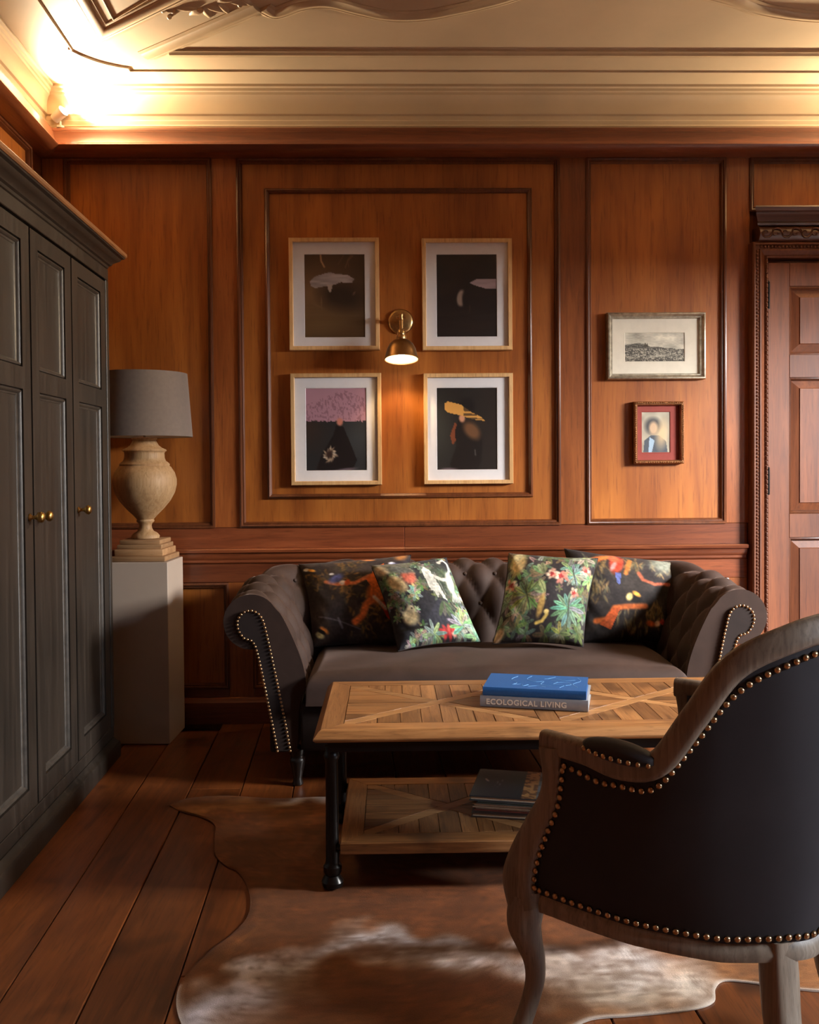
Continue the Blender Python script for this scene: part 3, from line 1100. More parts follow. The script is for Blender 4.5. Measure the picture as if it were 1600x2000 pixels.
def silver():
    return plain('worn_silver_leaf', S(168, 158, 140), 0.36, 0.75, 0.25, 50, 0.1)


M['silver'] = silver()
M['redmat'] = plain('brick_red_mat', S(140, 56, 44), 0.75, 0, 0.05, 40, 0.02)
M['bronze'] = plain('bronze_gilt', S(148, 100, 62), 0.35, 0.7, 0.2, 60, 0.05)
M['cream'] = plain('cream_mat_board', S(216, 208, 190), 0.8, 0, 0.03, 30, 0.02)
SIL_P = [(0, 0.0), (0, .030), (.003, .036), (.008, .038), (.012, .034), (.018, .026), (.022, .026), (.026, .020), (.026, 0.0)]
picture('framed_engraving', 'silver framed engraving of a hill town in a wide cream mat', .959, 1.396, 1.504, 1.798, SIL_P, 'silver', (1.042, 1.306, 1.585, 1.710), art_landscape, 'paper', 'cream', 110, 60)
pr = picture('framed_portrait', 'small bronze framed portrait with a brick red mat', 1.076, 1.299, 1.131, 1.406, [(0, 0.0), (0, .030), (.005, .036), (.012, .036), (.017, .028), (.017, 0.0)], 'bronze', (1.116, 1.241, 1.182, 1.360), art_portrait, 'paper', 'redmat', 60, 80)
bd = []
for (x0_, z0_, x1_, z1_, n_) in ((-.1055, .006, .1055, .006, 27), (-.1055, .269, .1055, .269, 27), (-.1055, .016, -.1055, .259, 30), (.1055, .016, .1055, .259, 30)):
    for k in range(n_):
        t_ = (k + .5) / n_
        bd.append(ball((x0_ + (x1_ - x0_) * t_, -.036, z0_ + (z1_ - z0_) * t_), .0042))
V, F = merge(bd)
stuff(mk('frame_beading', V, F, 'bronze', pr, 60))

# ================================================================== WALL LIGHT
M['brushed'] = plain('brushed_brass', S(196, 160, 108), 0.30, 1.0, 0.12, 90, 0.06)
M['bronze_shade'] = plain('antique_brass_shade', S(150, 112, 70), 0.38, 1.0, 0.15, 25, 0.04)
M['shade_white'] = plain('white_enamel', S(240, 232, 214), 0.4, 0, 0.01, 10, 0)
M['bulb'] = emit('warm_bulb', (1.0, 0.72, 0.40, 1), 30)
sc = thing('wall_light', 'brass wall light with bell shade mounted between the four prints', 'lamp', (.051, W + .012, 1.766))
ymap = lambda V: [(x_, -z_, y_) for x_, y_, z_ in V]
V, F = lathe_vf([(.056, 0), (.056, .006), (.053, .012), (.044, .016), (.012, .018), (.004, .019)], 40)
mk('backplate', ymap(V), F, 'brushed', sc, 40)
V, F = lathe_vf([(.011, .016), (.011, .030), (.008, .034), (.008, .085), (.011, .088), (.011, .10), (.004, .102)], 16)
mk('arm', ymap(V), F, 'brushed', sc, 40)
V, F = lathe_vf([(.005, -.020), (.008, -.019), (.008, .019), (.005, .020)], 14)
V = [(z_, -.095 + x_, y_ + .006) for x_, y_, z_ in V]
V2, F2 = lathe_vf([(.010, -.012), (.010, .012)], 14)
V, F = merge([(V, F), ([(x_, -.095 + y_, z_ + .006) for x_, y_, z_ in V2], F2)])
mk('knuckle', V, F, 'brushed', sc, 40)
c0 = (0.0, -.112)
tq = Matrix.Rotation(math.radians(-11), 3, 'X')


def tilt(vf):
    p0 = Vector((0, -.112, -.012))
    return [tuple(tq @ (Vector(v) - p0) + p0) for v in vf[0]], vf[1]


V, F = lathe_vf([(.006, -.012), (.009, -.014), (.009, -.050), (.013, -.054), (.016, -.060), (.0175, -.072), (.016, -.078), (.021, -.082), (.022, -.094), (.020, -.098)], 20, c0)
mk('lamp_holder', *tilt((V, F)), 'brushed', sc, 40)
BS = [(.018, -.098), (.026, -.100), (.040, -.107), (.052, -.120), (.061, -.138), (.067, -.160), (.070, -.178), (.073, -.184), (.073, -.187)]
V, F = lathe_vf(BS + [(.071, -.187)] + [(r_ - .002, z_ - .0005) for r_, z_ in BS[::-1][1:]], 40, c0, cap=False)
ws = mk('shade', *tilt((V, F)), 'bronze_shade', sc, 50)
mk('shade_lining', *tilt(lathe_vf([(r_ - .0026, z_ - .001) for r_, z_ in BS[:-1]], 40, c0, cap=False)), 'shade_white', ws, 50)
V, F = lathe_vf([(.010, -.100), (.013, -.112), (.021, -.128), (.024, -.144), (.020, -.158), (.010, -.166), (.001, -.168)], 20, c0)
mk('bulb', *tilt((V, F)), 'bulb', sc, 60)
pl = bpy.data.lights.new('wall_light_glow', 'SPOT')
pl.energy = 7.0
pl.color = (1.0, 0.66, 0.33)
pl.spot_size = math.radians(105)
pl.spot_blend = 0.5
pl.shadow_soft_size = 0.02
po = bpy.data.objects.new('wall_light_glow', pl)
po.parent = sc
po.location = (0.0, -.142, -.178)
COL.objects.link(po)

# ================================================================== CORNER SPOTLIGHT
M['lens'] = emit('glowing_lens', (1.0, 0.80, 0.52, 1), 60)


def spotlight(label, loc, dirv, power):
    sp = thing('spotlight', label, 'spotlight', loc, 0, 'spotlights on the cornice ledge')
    dirv = Vector(dirv).normalized()
    rotq = Vector((0, 0, 1)).rotation_difference(dirv)
    place = lambda vs: [tuple(rotq @ Vector(v) + Vector((0, 0, .062))) for v in vs]
    mk('base', *lathe_vf([(.016, 0), (.016, .010), (.005, .012), (.005, .03)], 16), 'whitewall', sp, 40)
    hv, hf = lathe_vf([(.012, -.04), (.020, -.036), (.022, 0), (.024, .022), (.022, .022), (.020, .004)], 20, cap=True)
    mk('housing', place(hv), hf, 'whitewall', sp, 40)
    lv, lf = lathe_vf([(.0195, .008), (.019, .020), (.013, .027), (.002, .030)], 20)
    mk('lens', place(lv), lf, 'lens', sp, 60)
    pl = bpy.data.lights.new('spotlight_glow', 'SPOT')
    pl.energy = power
    pl.color = (1.0, 0.77, 0.50)
    pl.spot_size = math.radians(150)
    pl.spot_blend = 1.0
    pl.shadow_soft_size = 0.018
    po = bpy.data.objects.new('spotlight_glow', pl)
    po.parent = sp
    po.location = tuple(dirv * .04 + Vector((0, 0, .062)))
    po.rotation_mode = 'QUATERNION'
    po.rotation_quaternion = Vector((0, 0, -1)).rotation_difference(dirv)
    COL.objects.link(po)


spotlight('small glowing spotlight on the cornice ledge in the left corner', (xl(W) + .104, W - .056, 2.589), (.80, -.38, .46), 195)
spotlight('spotlight on the cornice ledge at the far right end of the wall', (RX - .14, W - .056, 2.589), (-.80, -.38, .46), 640)

# ================================================================== COWHIDE RUG
def hide_mat():
    m = NT('cowhide')
    a = m.n('ShaderNodeVertexColor', layer_name='Col')
    v = m.coords(vary=False)
    h = m.noise(v, 420, 3, 0.7)
    c = m.mix(0.5, a.outputs[0], m.ramp(h, [(0.3, (0.55, 0.5, 0.48, 1)), (0.7, (1, 1, 1, 1))]), 'MULTIPLY')
    m.col(c)
    m.set(Roughness=0.6, Sheen_Weight=0.05, Sheen_Roughness=0.4)
    m.b.inputs['Specular IOR Level'].default_value = 0.2
    m.bump(h, 0.5, 0.003)
    return m.m


M['hide'] = hide_mat()
hide_pts = [(-.745, 3.069), (-.70, 3.13), (-.577, 3.150), (-.40, 3.120), (-.223, 3.125), (.0, 3.10), (.3, 3.13), (.62, 3.10), (.90, 3.13), (1.15, 3.15), (1.30, 3.05), (1.22, 2.90), (1.10, 2.72),
            (1.06, 2.50), (1.10, 2.30), (1.22, 2.16), (1.24, 2.05), (1.10, 1.965), (.96, 1.925), (.86, 1.935), (.78, 1.962), (.72, 1.972), (.69, 1.945), (.668, 1.895), (.61, 1.868), (.49, 1.852), (.40, 1.842), (.33, 1.80), (.20, 1.74),
            (.0, 1.70), (-.20, 1.71), (-.36, 1.76), (-.436, 1.86), (-.468, 1.985), (-.440, 2.113), (-.388, 2.22), (-.367, 2.304), (-.382, 2.42), (-.428, 2.544), (-.478, 2.60), (-.521, 2.676), (-.545, 2.80), (-.565, 2.90), (-.62, 2.965), (-.70, 3.02)]
hp = catmull(hide_pts + [hide_pts[0]], 8)[:-1]
hc = np.array((.22, 2.42))
nr_, na_ = 64, len(hp)
fr_ = np.linspace(0, 1, nr_) ** 0.8
rp = hc[None, None] + (hp[None] - hc[None, None]) * fr_[:, None, None]
rp = rp.reshape(-1, 2)
tt = np.repeat(fr_, na_)
zz = .0055 + .0012 * np.sin(rp[:, 0] * 9 + 1.3 * np.sin(rp[:, 1] * 6)) * np.sin(rp[:, 1] * 7.3) - .003 * np.clip((tt - .97) / .03, 0, 1)
ed = (tt > .9) * (tt < .999) * .003 * np.clip(np.sin(np.arctan2(rp[:, 1] - hc[1], rp[:, 0] - hc[0]) * 11), 0, 1)
V = np.column_stack([rp, zz + ed + .0015])
F = []
for i in range(nr_ - 1):
    for j in range(na_):
        j2 = (j + 1) % na_
        F.append((i * na_ + j, i * na_ + j2, (i + 1) * na_ + j2, (i + 1) * na_ + j))
# underside rim
base = len(V)
V = np.vstack([V, np.column_stack([hp, np.full(na_, .0005)])])
for j in range(na_):
    j2 = (j + 1) % na_
    F.append(((nr_ - 1) * na_ + j, (nr_ - 1) * na_ + j2, base + j2, base + j))
hx, hy = V[:, 0], V[:, 1]
c = Canvas(hx, hy, (124, 78, 42))
n1 = c.vnoise(5, 5, 41)
n2 = c.vnoise(16, 16, 42)
n3 = .5 * c.vnoise(60, 60, 43) + .5 * c.vnoise(26, 120, 45)
warp_x, warp_y = (n2 - .5) * .10 + (n1 - .5) * .16, (c.vnoise(14, 14, 44) - .5) * .12
c.u, c.v = hx + warp_x, hy + warp_y
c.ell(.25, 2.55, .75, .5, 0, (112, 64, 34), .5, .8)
c.ell(.05, 1.93, .26, .075, .1, (98, 56, 32), .5, .85)
c.ell(.42, 2.06, .40, .05, .15, (120, 74, 44), .6, .7)
WH = (204, 198, 200)
br = .45 + .9 * n3 * (.4 + .9 * n2)
for pts_, w_, col_, a_ in (([(-.43, 1.87), (-.40, 1.96), (-.34, 2.05), (-.23, 2.10), (-.15, 2.16), (-.05, 2.19), (.05, 2.15), (.14, 2.09), (.22, 2.05), (.30, 2.06)], .055, WH, 1.0),
                           ([(-.43, 1.84), (-.38, 1.93), (-.30, 2.02)], .085, WH, .9),
                           ([(.38, 2.07), (.52, 2.09), (.60, 2.04)], .06, (206, 196, 190), .95),
                           ([(.40, 1.98), (.52, 1.98), (.62, 1.94)], .085, (214, 202, 190), 1.0),
                           ([(.46, 1.89), (.62, 1.90)], .05, (208, 190, 168), .9)):
    keep = c.c.copy()
    c.line(pts_, w_, col_, .75, a_)
    k_ = np.clip(br, 0, 1)[:, None]
    c.c = keep * (1 - k_) + c.c * k_
c.ell(-.26, 3.10, .12, .04, .1, WH, .4, .95)
c.ell(-.50, 3.05, .22, .05, .1, (168, 116, 66), .5, .8)
c.ell(.95, 2.02, .3, .09, 0, (150, 100, 58), .5, .8)
c.c *= (0.80 + .40 * n3 * (.5 + n2))[:, None]
edge_w = np.concatenate([np.clip((tt - .985) / .012, 0, 1), np.ones(na_)])
c.put(edge_w * .75 * (hy < 2.0), (226, 214, 200))
hide_me = bpy.data.meshes.new('cowhide_rug')
hide_me.from_pydata(V.tolist(), [], F)
c.store(hide_me)
tag(link('cowhide_rug', hide_me, 'hide', None, 60), 'brown and white cowhide lying on the floor boards', 'rug')

# ================================================================== SOFA
def velvet(name, c, sheen=0.8, streak=0.25):
    m = NT(name)
    v = m.coords(vary=False)
    n1 = m.noise(v, 7, 4, 0.6, 0.8)
    n2 = m.noise(v, 900, 2)
    d_ = tuple(x * (1 - streak) for x in c[:3]) + (1,)
    l_ = tuple(x * (1 + streak) for x in c[:3]) + (1,)
    m.col(m.ramp(n1, [(0.3, d_), (0.7, l_)]))
    m.set(Roughness=0.7, Sheen_Weight=sheen * 0.3, Sheen_Roughness=0.3)
    m.b.inputs['Specular IOR Level'].default_value = 0.25
    m.b.inputs['Sheen Tint'].default_value = S(190, 165, 155)
    m.bump(n2, 0.12, 0.0006)
    return m.m


M['velvet'] = velvet('brown_velvet', S(55, 40, 34))
M['velvet_dk'] = velvet('dark_brown_velvet', S(40, 31, 29), 0.3)
M['nail'] = plain('antique_brass_nails', S(196, 160, 118), 0.3, 1.0, 0.15, 60, 0.0)
M['ebony'] = plain('ebonised_wood', S(24, 19, 17), 0.3, 0, 0.2, 30, 0.0)
sofa = thing('sofa', 'dark brown velvet button tufted scroll arm sofa against the panelled wall', 'sofa', (.37, 3.6, 0))
SX = .37
hw_s = .672                  # half width of the seat at its inner line
yf, yb, rc = 3.225 - 3.6, 3.705 - 3.6, .11
path = [(-hw_s, yf + i * (yb - rc - yf) / 6) for i in range(7)]
path += [(-hw_s + rc - rc * math.cos(a), yb - rc + rc * math.sin(a)) for a in np.linspace(0, PI / 2, 8)[1:]]
path += [(-hw_s + rc + (2 * hw_s - 2 * rc) * i / 12, yb) for i in range(1, 13)]
path += [(hw_s - rc + rc * math.sin(a), yb - rc + rc * math.cos(a)) for a in np.linspace(0, PI / 2, 8)[1:]]
path += [(hw_s, yb - rc - i * (yb - rc - yf) / 6) for i in range(1, 7)]
NP = 230
pth, plen = resample(path, NP)
tan = np.gradient(pth, axis=0)
tan /= np.linalg.norm(tan, axis=1)[:, None]
nrm = np.stack([-tan[:, 1], tan[:, 0]], 1)      # outward: the path runs clockwise round the seat
prof = [(.035, .130), (.022, .30), (.0, .36), (.012, .44), (.045, .53), (.085, .612)]
cn, cz_, cr = .190, .588, .097
prof += [(cn + cr * math.cos(a), cz_ + cr * math.sin(a)) for a in np.radians(np.linspace(152, -118, 22))]
prof += [(.136, .48), (.128, .40), (.128, .130)]
MP = 84
pp, pl_ = resample(catmull(prof, 4), MP)
pt = np.gradient(pp, axis=0)
pt /= np.linalg.norm(pt, axis=1)[:, None]
pn = np.stack([-pt[:, 1], pt[:, 0]], 1)          # out of the upholstery (towards the seat / up)
sa = np.linspace(0, pl_, MP)
sp_ = np.linspace(0, plen, NP)
pitch_p, pitch_s = plen / 36.0, .105
s_top = sa[np.argmax(pp[:, 1])]
SV = np.zeros((NP, MP, 3))
pil_all = np.zeros((NP, MP))
for i in range(NP):
    fr_front = min(sp_[i], plen - sp_[i])
    rise = .048 * np.clip((fr_front - .05) / .45, 0, 1)
    a_ = sp_[i] / pitch_p
    b_ = (sa - s_top) / pitch_s
    p_, q_ = a_ + b_, a_ - b_
    pil = (np.abs(np.sin(PI * p_ / 1.0 * .5)) * np.abs(np.sin(PI * q_ / 1.0 * .5))) ** 0.5
    wgt = np.clip((sa - .20) / .08, 0, 1) * np.clip((s_top + .16 - sa) / .10, 0, 1)
    wgt = wgt * np.clip((fr_front - .012) / .05, 0, 1)
    disp = -.030 * (1 - pil) * wgt + .006 * wgt
    lift = rise * np.clip((pp[:, 1] - .42) / .22, 0, 1)
    n_ = pp[:, 0] + pn[:, 0] * disp
    z_ = pp[:, 1] + pn[:, 1] * disp + lift
    SV[i, :, 0] = pth[i, 0] + nrm[i, 0] * n_
    SV[i, :, 1] = pth[i, 1] + nrm[i, 1] * n_
    SV[i, :, 2] = z_
split = [0, int(NP * .245), int(NP * .755), NP - 1]
names = ['arm', 'backrest', 'arm']
segs = []
for k in range(3):
    i0, i1 = split[k], split[k + 1]
    Vk = SV[i0:i1 + 1].reshape(-1, 3).tolist()
    Fk = grid_faces(i1 - i0 + 1, MP)
    if k == 0:
        Fk.append(tuple(range(MP)))
    if k == 2:
        b = (i1 - i0) * MP
        Fk.append(tuple(range(b, b + MP)))
    segs.append(mk(names[k], Vk, Fk, 'velvet', sofa, 70))
# buttons at the fold crossings
bv, bf = lathe_vf([(.008, -.003), (.008, .001), (.006, .004), (.0015, .005)], 10)
btn = bpy.data.meshes.new('button')
btn.from_pydata(bv, [], bf)
btn.materials.append(M['velvet'])
btn.polygons.foreach_set('use_smooth', [True] * len(btn.polygons))
for ia in range(1, 36):
    for jb in (-3, -2, -1):
        if (ia + jb) % 2:
            continue
        s_b = s_top + jb * pitch_s
        if s_b < .22:
            continue
        i = int(round(ia * pitch_p / plen * (NP - 1)))
        j = int(round(s_b / pl_ * (MP - 1)))
        k = 0 if i <= split[1] else (1 if i <= split[2] else 2)
        du = SV[min(i + 1, NP - 1), j] - SV[max(i - 1, 0), j]
        n3_ = np.array([nrm[i, 0] * pn[j, 0], nrm[i, 1] * pn[j, 0], pn[j, 1]])
        pos = SV[i, j] + n3_ * .004
        share('button', btn, segs[k], tuple(pos), Vector((0, 0, 1)).rotation_difference(Vector(n3_)))
# scroll facings with nail trim
for sgn, seg in ((-1, segs[0]), (1, segs[2])):
    outl = [(-.404, .135), (-.440, .33), (-.478, .505), (-.516, .532), (-.537, .566), (-.536, .600), (-.514, .624), (-.484, .628), (-.456, .606), (-.440, .555), (-.418, .45), (-.388, .30), (-.359, .135)]
    cpts = catmull(outl, 5)
    if sgn < 0:
        cx_ = cpts[:, 0] - SX
    else:
        cx_ = -(cpts[:, 0] - SX)
    n_ = len(cpts)
    mid = np.array([cx_.mean(), cpts[:, 1].mean()])
    inner = []
    V = [(x_, yf - .001, z_) for x_, z_ in zip(cx_, cpts[:, 1])] + [(x_, yf - .008, z_) for x_, z_ in zip(cx_, cpts[:, 1])]
    F = [(i, i + 1, n_ + i + 1, n_ + i) for i in range(n_ - 1)] + [tuple(range(n_, 2 * n_))]
    mk('scroll_facing', V, F, 'velvet_dk', seg, 40)
    rs, L_ = resample(np.column_stack([cx_, cpts[:, 1]]), int(1.28 / .0155))
    hn = []
    for (x_, z_) in rs:
        v_, f_ = lathe_vf([(.0052, 0), (.0046, .003), (.0026, .0048), (.0006, .0053)], 7)
        hn.append(([(x_ + p[0], yf - .0078 - p[2], z_ + p[1]) for p in v_], f_))
    V, F = merge(hn)
    stuff(mk('nail_trim', V, F, 'nail', seg, 60))
# seat
def puff(name, x0, x1, y0, y1, zb, zt, r_, crown, mat, parent, nx=60, ny=34, wave=0.0):
    def ax(a, b, n):
        t = np.linspace(-1, 1, n)
        t = np.sign(t) * (1 - (1 - np.abs(t)) ** 1.6)
        return (a + b) / 2 + t * (b - a) / 2
    xs, ys_ = ax(x0, x1, nx), ax(y0, y1, ny)
    X, Y = np.meshgrid(xs, ys_, indexing='ij')
    d_ = np.minimum(np.minimum(X - x0, x1 - X), np.minimum(Y - y0, y1 - Y))
    e = np.clip(r_ - d_, 0, r_)
    u_ = 2 * (X - x0) / (x1 - x0) - 1
    w_ = 2 * (Y - y0) / (y1 - y0) - 1
    Z = zt - (r_ - np.sqrt(np.clip(r_ * r_ - e * e, 0, None))) + crown * (1 - u_ ** 4) * (1 - w_ ** 2)
    if wave:
        Z += wave * np.sin(X * 17 + 2 * np.sin(Y * 11)) * np.clip(d_ / r_, 0, 1)
    V = np.column_stack([X.ravel(), Y.ravel(), Z.ravel()]).tolist()
    F = grid_faces(nx, ny)
    rim = [i * ny for i in range(nx)] + [(nx - 1) * ny + j for j in range(1, ny)] + [i * ny + ny - 1 for i in range(nx - 2, -1, -1)] + [j for j in range(ny - 2, 0, -1)]
    b = len(V)
    for i in rim:
        V.append((V[i][0], V[i][1], zb))
    n_ = len(rim)
    for i in range(n_):
        F.append((rim[i], rim[(i + 1) % n_], b + (i + 1) % n_, b + i))
    F.append(tuple(range(b, b + n_)))
    return mk(name, V, F, mat, parent, 60)


puff('seat_cushion', -hw_s + .002, hw_s - .002, yf - .045, yb + .02, .30, .412, .055, .026, 'velvet', sofa, 70, 40, .0022)
box('base_rail', -hw_s - .02, hw_s + .02, yf - .015, yb + .10, .135, .302, 'velvet_dk', sofa, .01, 2)
LEG = [(.016, 0), (.020, .006), (.017, .014), (.015, .026), (.022, .060), (.028, .084), (.029, .096), (.022, .103), (.026, .110), (.028, .128), (.028, .136)]
lv_, lf_ = lathe_vf(LEG, 20)
leg_me = bpy.data.meshes.new('leg')
leg_me.from_pydata(lv_, [], lf_)
leg_me.materials.append(M['ebony'])
leg_me.polygons.foreach_set('use_smooth', [True] * len(leg_me.polygons))
for lx, ly in ((-.708, -.34), (.708, -.34), (-.70, .20), (.70, .20)):
    share('leg', leg_me, sofa, (lx, ly, .0))

# ================================================================== CUSHIONS
M['cush'] = painted('printed_velvet', 0.75, 0.15, 500, Sheen_Weight=0.06, Sheen_Roughness=0.4)
M['cush'].node_tree.nodes['Principled BSDF'].inputs['Specular IOR Level'].default_value = 0.25
M['cush_back'] = velvet('cushion_back_cloth', S(40, 34, 34), 0.3)


def cushion(label, tl, tr, br, bl, thick, fn, group, seed, sag=0.0):
    n = 112
    r_ = np.random.default_rng(seed)
    tl, tr, br, bl = map(np.array, (tl, tr, br, bl))
    us, vs = np.meshgrid(np.linspace(0, 1, n), np.linspace(0, 1, n), indexing='ij')
    u, v = us.ravel(), vs.ravel()
    # edges bow in slightly between the pointed corners
    a, b = 2 * u - 1, 2 * v - 1
    uu = .5 + .5 * a * (1 - .07 * (1 - b ** 2) * a ** 2)
    vv = .5 + .5 * b * (1 - .07 * (1 - a ** 2) * b ** 2)
    P = (tl[None] * ((1 - uu) * (1 - vv))[:, None] + tr[None] * (uu * (1 - vv))[:, None] + br[None] * (uu * vv)[:, None] + bl[None] * ((1 - uu) * vv)[:, None])
    ex, ey = (tr + br - tl - bl), (bl + br - tl - tr)
    nn = np.cross(ex, ey)
    nn /= np.linalg.norm(nn)
    if nn[1] > 0:
        nn = -nn
    h = ((1 - a ** 2) * (1 - b ** 2)) ** .42
    ph = r_.random(4) * 6
    wr = .006 * np.sin(a * 5 + ph[0] + 2 * b) * np.sin(b * 4 + ph[1]) + .004 * np.sin((a + b) * 9 + ph[2]) * (np.abs(a * b)) + .003 * np.sin((a * 1.4 - b) * 13 + ph[3]) * (a ** 2)
    base = P.mean(0)
    org = np.array([base[0], base[1], min(bl[2], br[2])])
    front = P + nn[None] * (thick * .62 * h * (1 + sag * b) + wr * h)[:, None]
    back = P - nn[None] * (thick * .38 * h)[:, None]
    t = thing('cushion', label, 'cushion', tuple(org), 0, group)
    me = bpy.data.meshes.new('front_cover')
    me.from_pydata((front - org).tolist(), [], grid_faces(n, n))
    c = Canvas(u, v, (30, 27, 28))
    random.seed(seed)
    fn(c)
    c.c *= (.76 + .34 * c.vnoise(52, 52, seed) + .16 * c.vnoise(20, 20, seed + 1))[:, None]
    c.store(me)
    link('front_cover', me, 'cush', t, 80)
    k = 3
    sel = back.reshape(n, n, 3)[::k, ::k]
    m_ = sel.shape[0]
    mk('back_cover', (sel.reshape(-1, 3) - org).tolist(), grid_faces(m_, m_), 'cush_back', t, 80)
    # seam piping round the edge
    rim = np.concatenate([P.reshape(n, n, 3)[::4, 0], P.reshape(n, n, 3)[-1, ::4], P.reshape(n, n, 3)[::-4, -1], P.reshape(n, n, 3)[0, ::-4]])
    V, F = tube_vf([tuple(q - org) for q in rim], .0022, 6)
    mk('seam', V, F, 'cush_back', t, 60)
    return t


def art_birds(c):
    c.c[:] = np.array((44, 36, 36))
    n1, n2 = c.vnoise(6, 6, 51), c.vnoise(22, 22, 52)
    c.put(np.clip((n1 - .5) * 3, 0, .6), (70, 58, 50))
    for (x, y, r) in ((.15, .28, .12), (.50, .12, .13), (.42, .42, .14), (.75, .62, .20), (.60, .82, .18), (.95, .45, .12)):
        for k in range(46):
            q = random.random() * 6.3
            d = r * random.random()
            c.ell(x + d * math.cos(q) * 1.2, y + d * math.sin(q) * 1.2, .03, .011, random.random() * 3, random.choice([(104, 78, 44), (84, 64, 40), (120, 88, 44), (66, 58, 40)]), .4, .8)
    OR = (204, 98, 34)
    c.line([(.24, .33), (.36, .37), (.52, .38), (.66, .30)], .022, (196, 110, 66), .4)
    c.poly([(.62, .34), (.78, .12), (.76, .26), (.84, .30), (.78, .42), (.68, .44)], OR)
    c.ell(.74, .48, .10, .13, .3, (206, 104, 40), .3)
    c.line([(.72, .52), (.62, .62), (.58, .74), (.50, .80)], .035, (200, 104, 50), .4)
    c.poly([(.74, .58), (.86, .60), (.92, .78), (.84, .76)], (176, 52, 34))
    c.line([(.70, .54), (.82, .66)], .018, (206, 186, 172), .5)
    c.ell(.34, .30, .075, .045, -.5, (84, 88, 136), .4)
    c.ell(.40, .355, .03, .03, 0, (226, 206, 186), .3)
    c.ell(.445, .36, .025, .035, .3, (214, 92, 40), .3)
    c.ell(.30, .235, .022, .014, 0, (222, 214, 206), .3)
    c.ell(.06, .12, .035, .02, .4, (236, 226, 208), .3)
    c.ell(.11, .145, .04, .018, .5, (226, 158, 60), .3)
    c.ell(.10, .91, .05, .03, .5, (236, 226, 160), .3)
    c.ell(.16, .87, .055, .026, .7, (232, 140, 60), .3)
    c.ell(.13, .88, .05, .02, .6, (26, 22, 22), .3)
    c.ell(.85, .13, .03, .02, 0, (226, 226, 232), .3)
    c.ell(.90, .17, .07, .04, .2, (72, 76, 122), .4)
    c.ell(.63, .05, .06, .018, .1, (220, 140, 70), .3)
    c.ell(.92, .03, .05, .05, .6, (166, 110, 60), .5)
    c.line([(.12, .72), (.32, .78), (.55, .88)], .008, (132, 124, 136), .7, .5)
    c.line([(.33, .76), (.36, .86)], .012, (150, 146, 160), .6, .5)


def art_jungle_cranes(c):
    c.c[:] = np.array((42, 42, 48))
    GR = [(122, 136, 108), (142, 158, 128), (90, 106, 80), (160, 174, 148), (108, 116, 80)]
    for k in range(120):
        x, y = random.random(), random.random()
        if .42 < x < .66 and .55 < y < .85:
            continue
        c.frond(x, y, .045 + .05 * random.random(), random.randint(5, 8), random.choice(GR), random.random() * 6, 2 * PI, .2, (70, 84, 66))
    c.poly([(.0, .0), (.55, .0), (.40, .16), (.0, .22)], (104, 102, 92), .55)
    c.ell(.22, .05, .24, .05, .2, (112, 112, 100), .4)
    c.ell(.08, .12, .085, .065, .5, (206, 190, 158), .25)
    c.ell(.19, .33, .13, .085, .8, (198, 176, 132), .25)
    c.ell(.36, .27, .085, .10, 0, (196, 104, 84), .25)
    c.ell(.30, .16, .16, .05, .3, (104, 108, 104), .35)
    WHT = (212, 212, 202)
    c.ell(.72, .34, .19, .22, 0, (74, 84, 70), .4, .8)
    c.poly([(.55, .20), (.60, .15), (.66, .22), (.68, .36), (.73, .62), (.685, .56), (.66, .50), (.62, .56), (.60, .47), (.57, .46)], WHT)
    for k in range(6):
        c.line([(.60 + .02 * k, .24), (.59 + .028 * k, .52)], .004, (190, 194, 188), .6, .7)
    c.ell(.86, .38, .055, .13, .25, WHT, .2)
    c.line([(.67, .29), (.76, .35), (.84, .34)], .022, WHT, .3)
    c.line([(.88, .28), (.94, .21), (.95, .12), (.90, .06), (.84, .09)], .015, WHT, .3)
    c.ell(.83, .10, .03, .022, 0, (226, 220, 206), .3)
    for k in range(5):
        c.line([(.86, .46), (.80 + .028 * k, .60)], .007, (200, 204, 194), .5)
    c.poly([(.62, .55), (.72, .58), (.74, .84), (.50, .90), (.40, .78), (.52, .66)], (46, 46, 56), .85)
    c.frond(.66, .60, .16, 5, (84, 104, 72), .6, 1.9, .14, (60, 76, 52))
    c.ell(.22, .72, .095, .085, .3, (206, 190, 148), .25)
    c.ell(.25, .64, .05, .042, 0, (210, 196, 160), .25)
    c.ell(.262, .632, .010, .010, 0, (20, 20, 20), .3)
    c.line([(.08, .83), (.48, .86)], .014, (34, 30, 28), .4)
    for k in range(9):
        a = k * .7
        c.ell(.62 + .07 * math.cos(a), .92 + .035 * math.sin(a), .045, .022, a, random.choice([(206, 84, 74), (220, 150, 134), (186, 60, 60)]), .3)
    c.frond(.82, .86, .18, 9, (150, 176, 150), 2.6, 4.2, .13, (90, 110, 90))
    c.frond(.44, .93, .15, 8, (140, 166, 140), 0, 6.2, .13, (90, 110, 90))
    c.frond(.95, .96, .14, 8, (156, 178, 156), 0, 6.2, .14, (90, 110, 90))
    c.ell(.95, .55, .04, .03, 0, (222, 200, 186), .3)


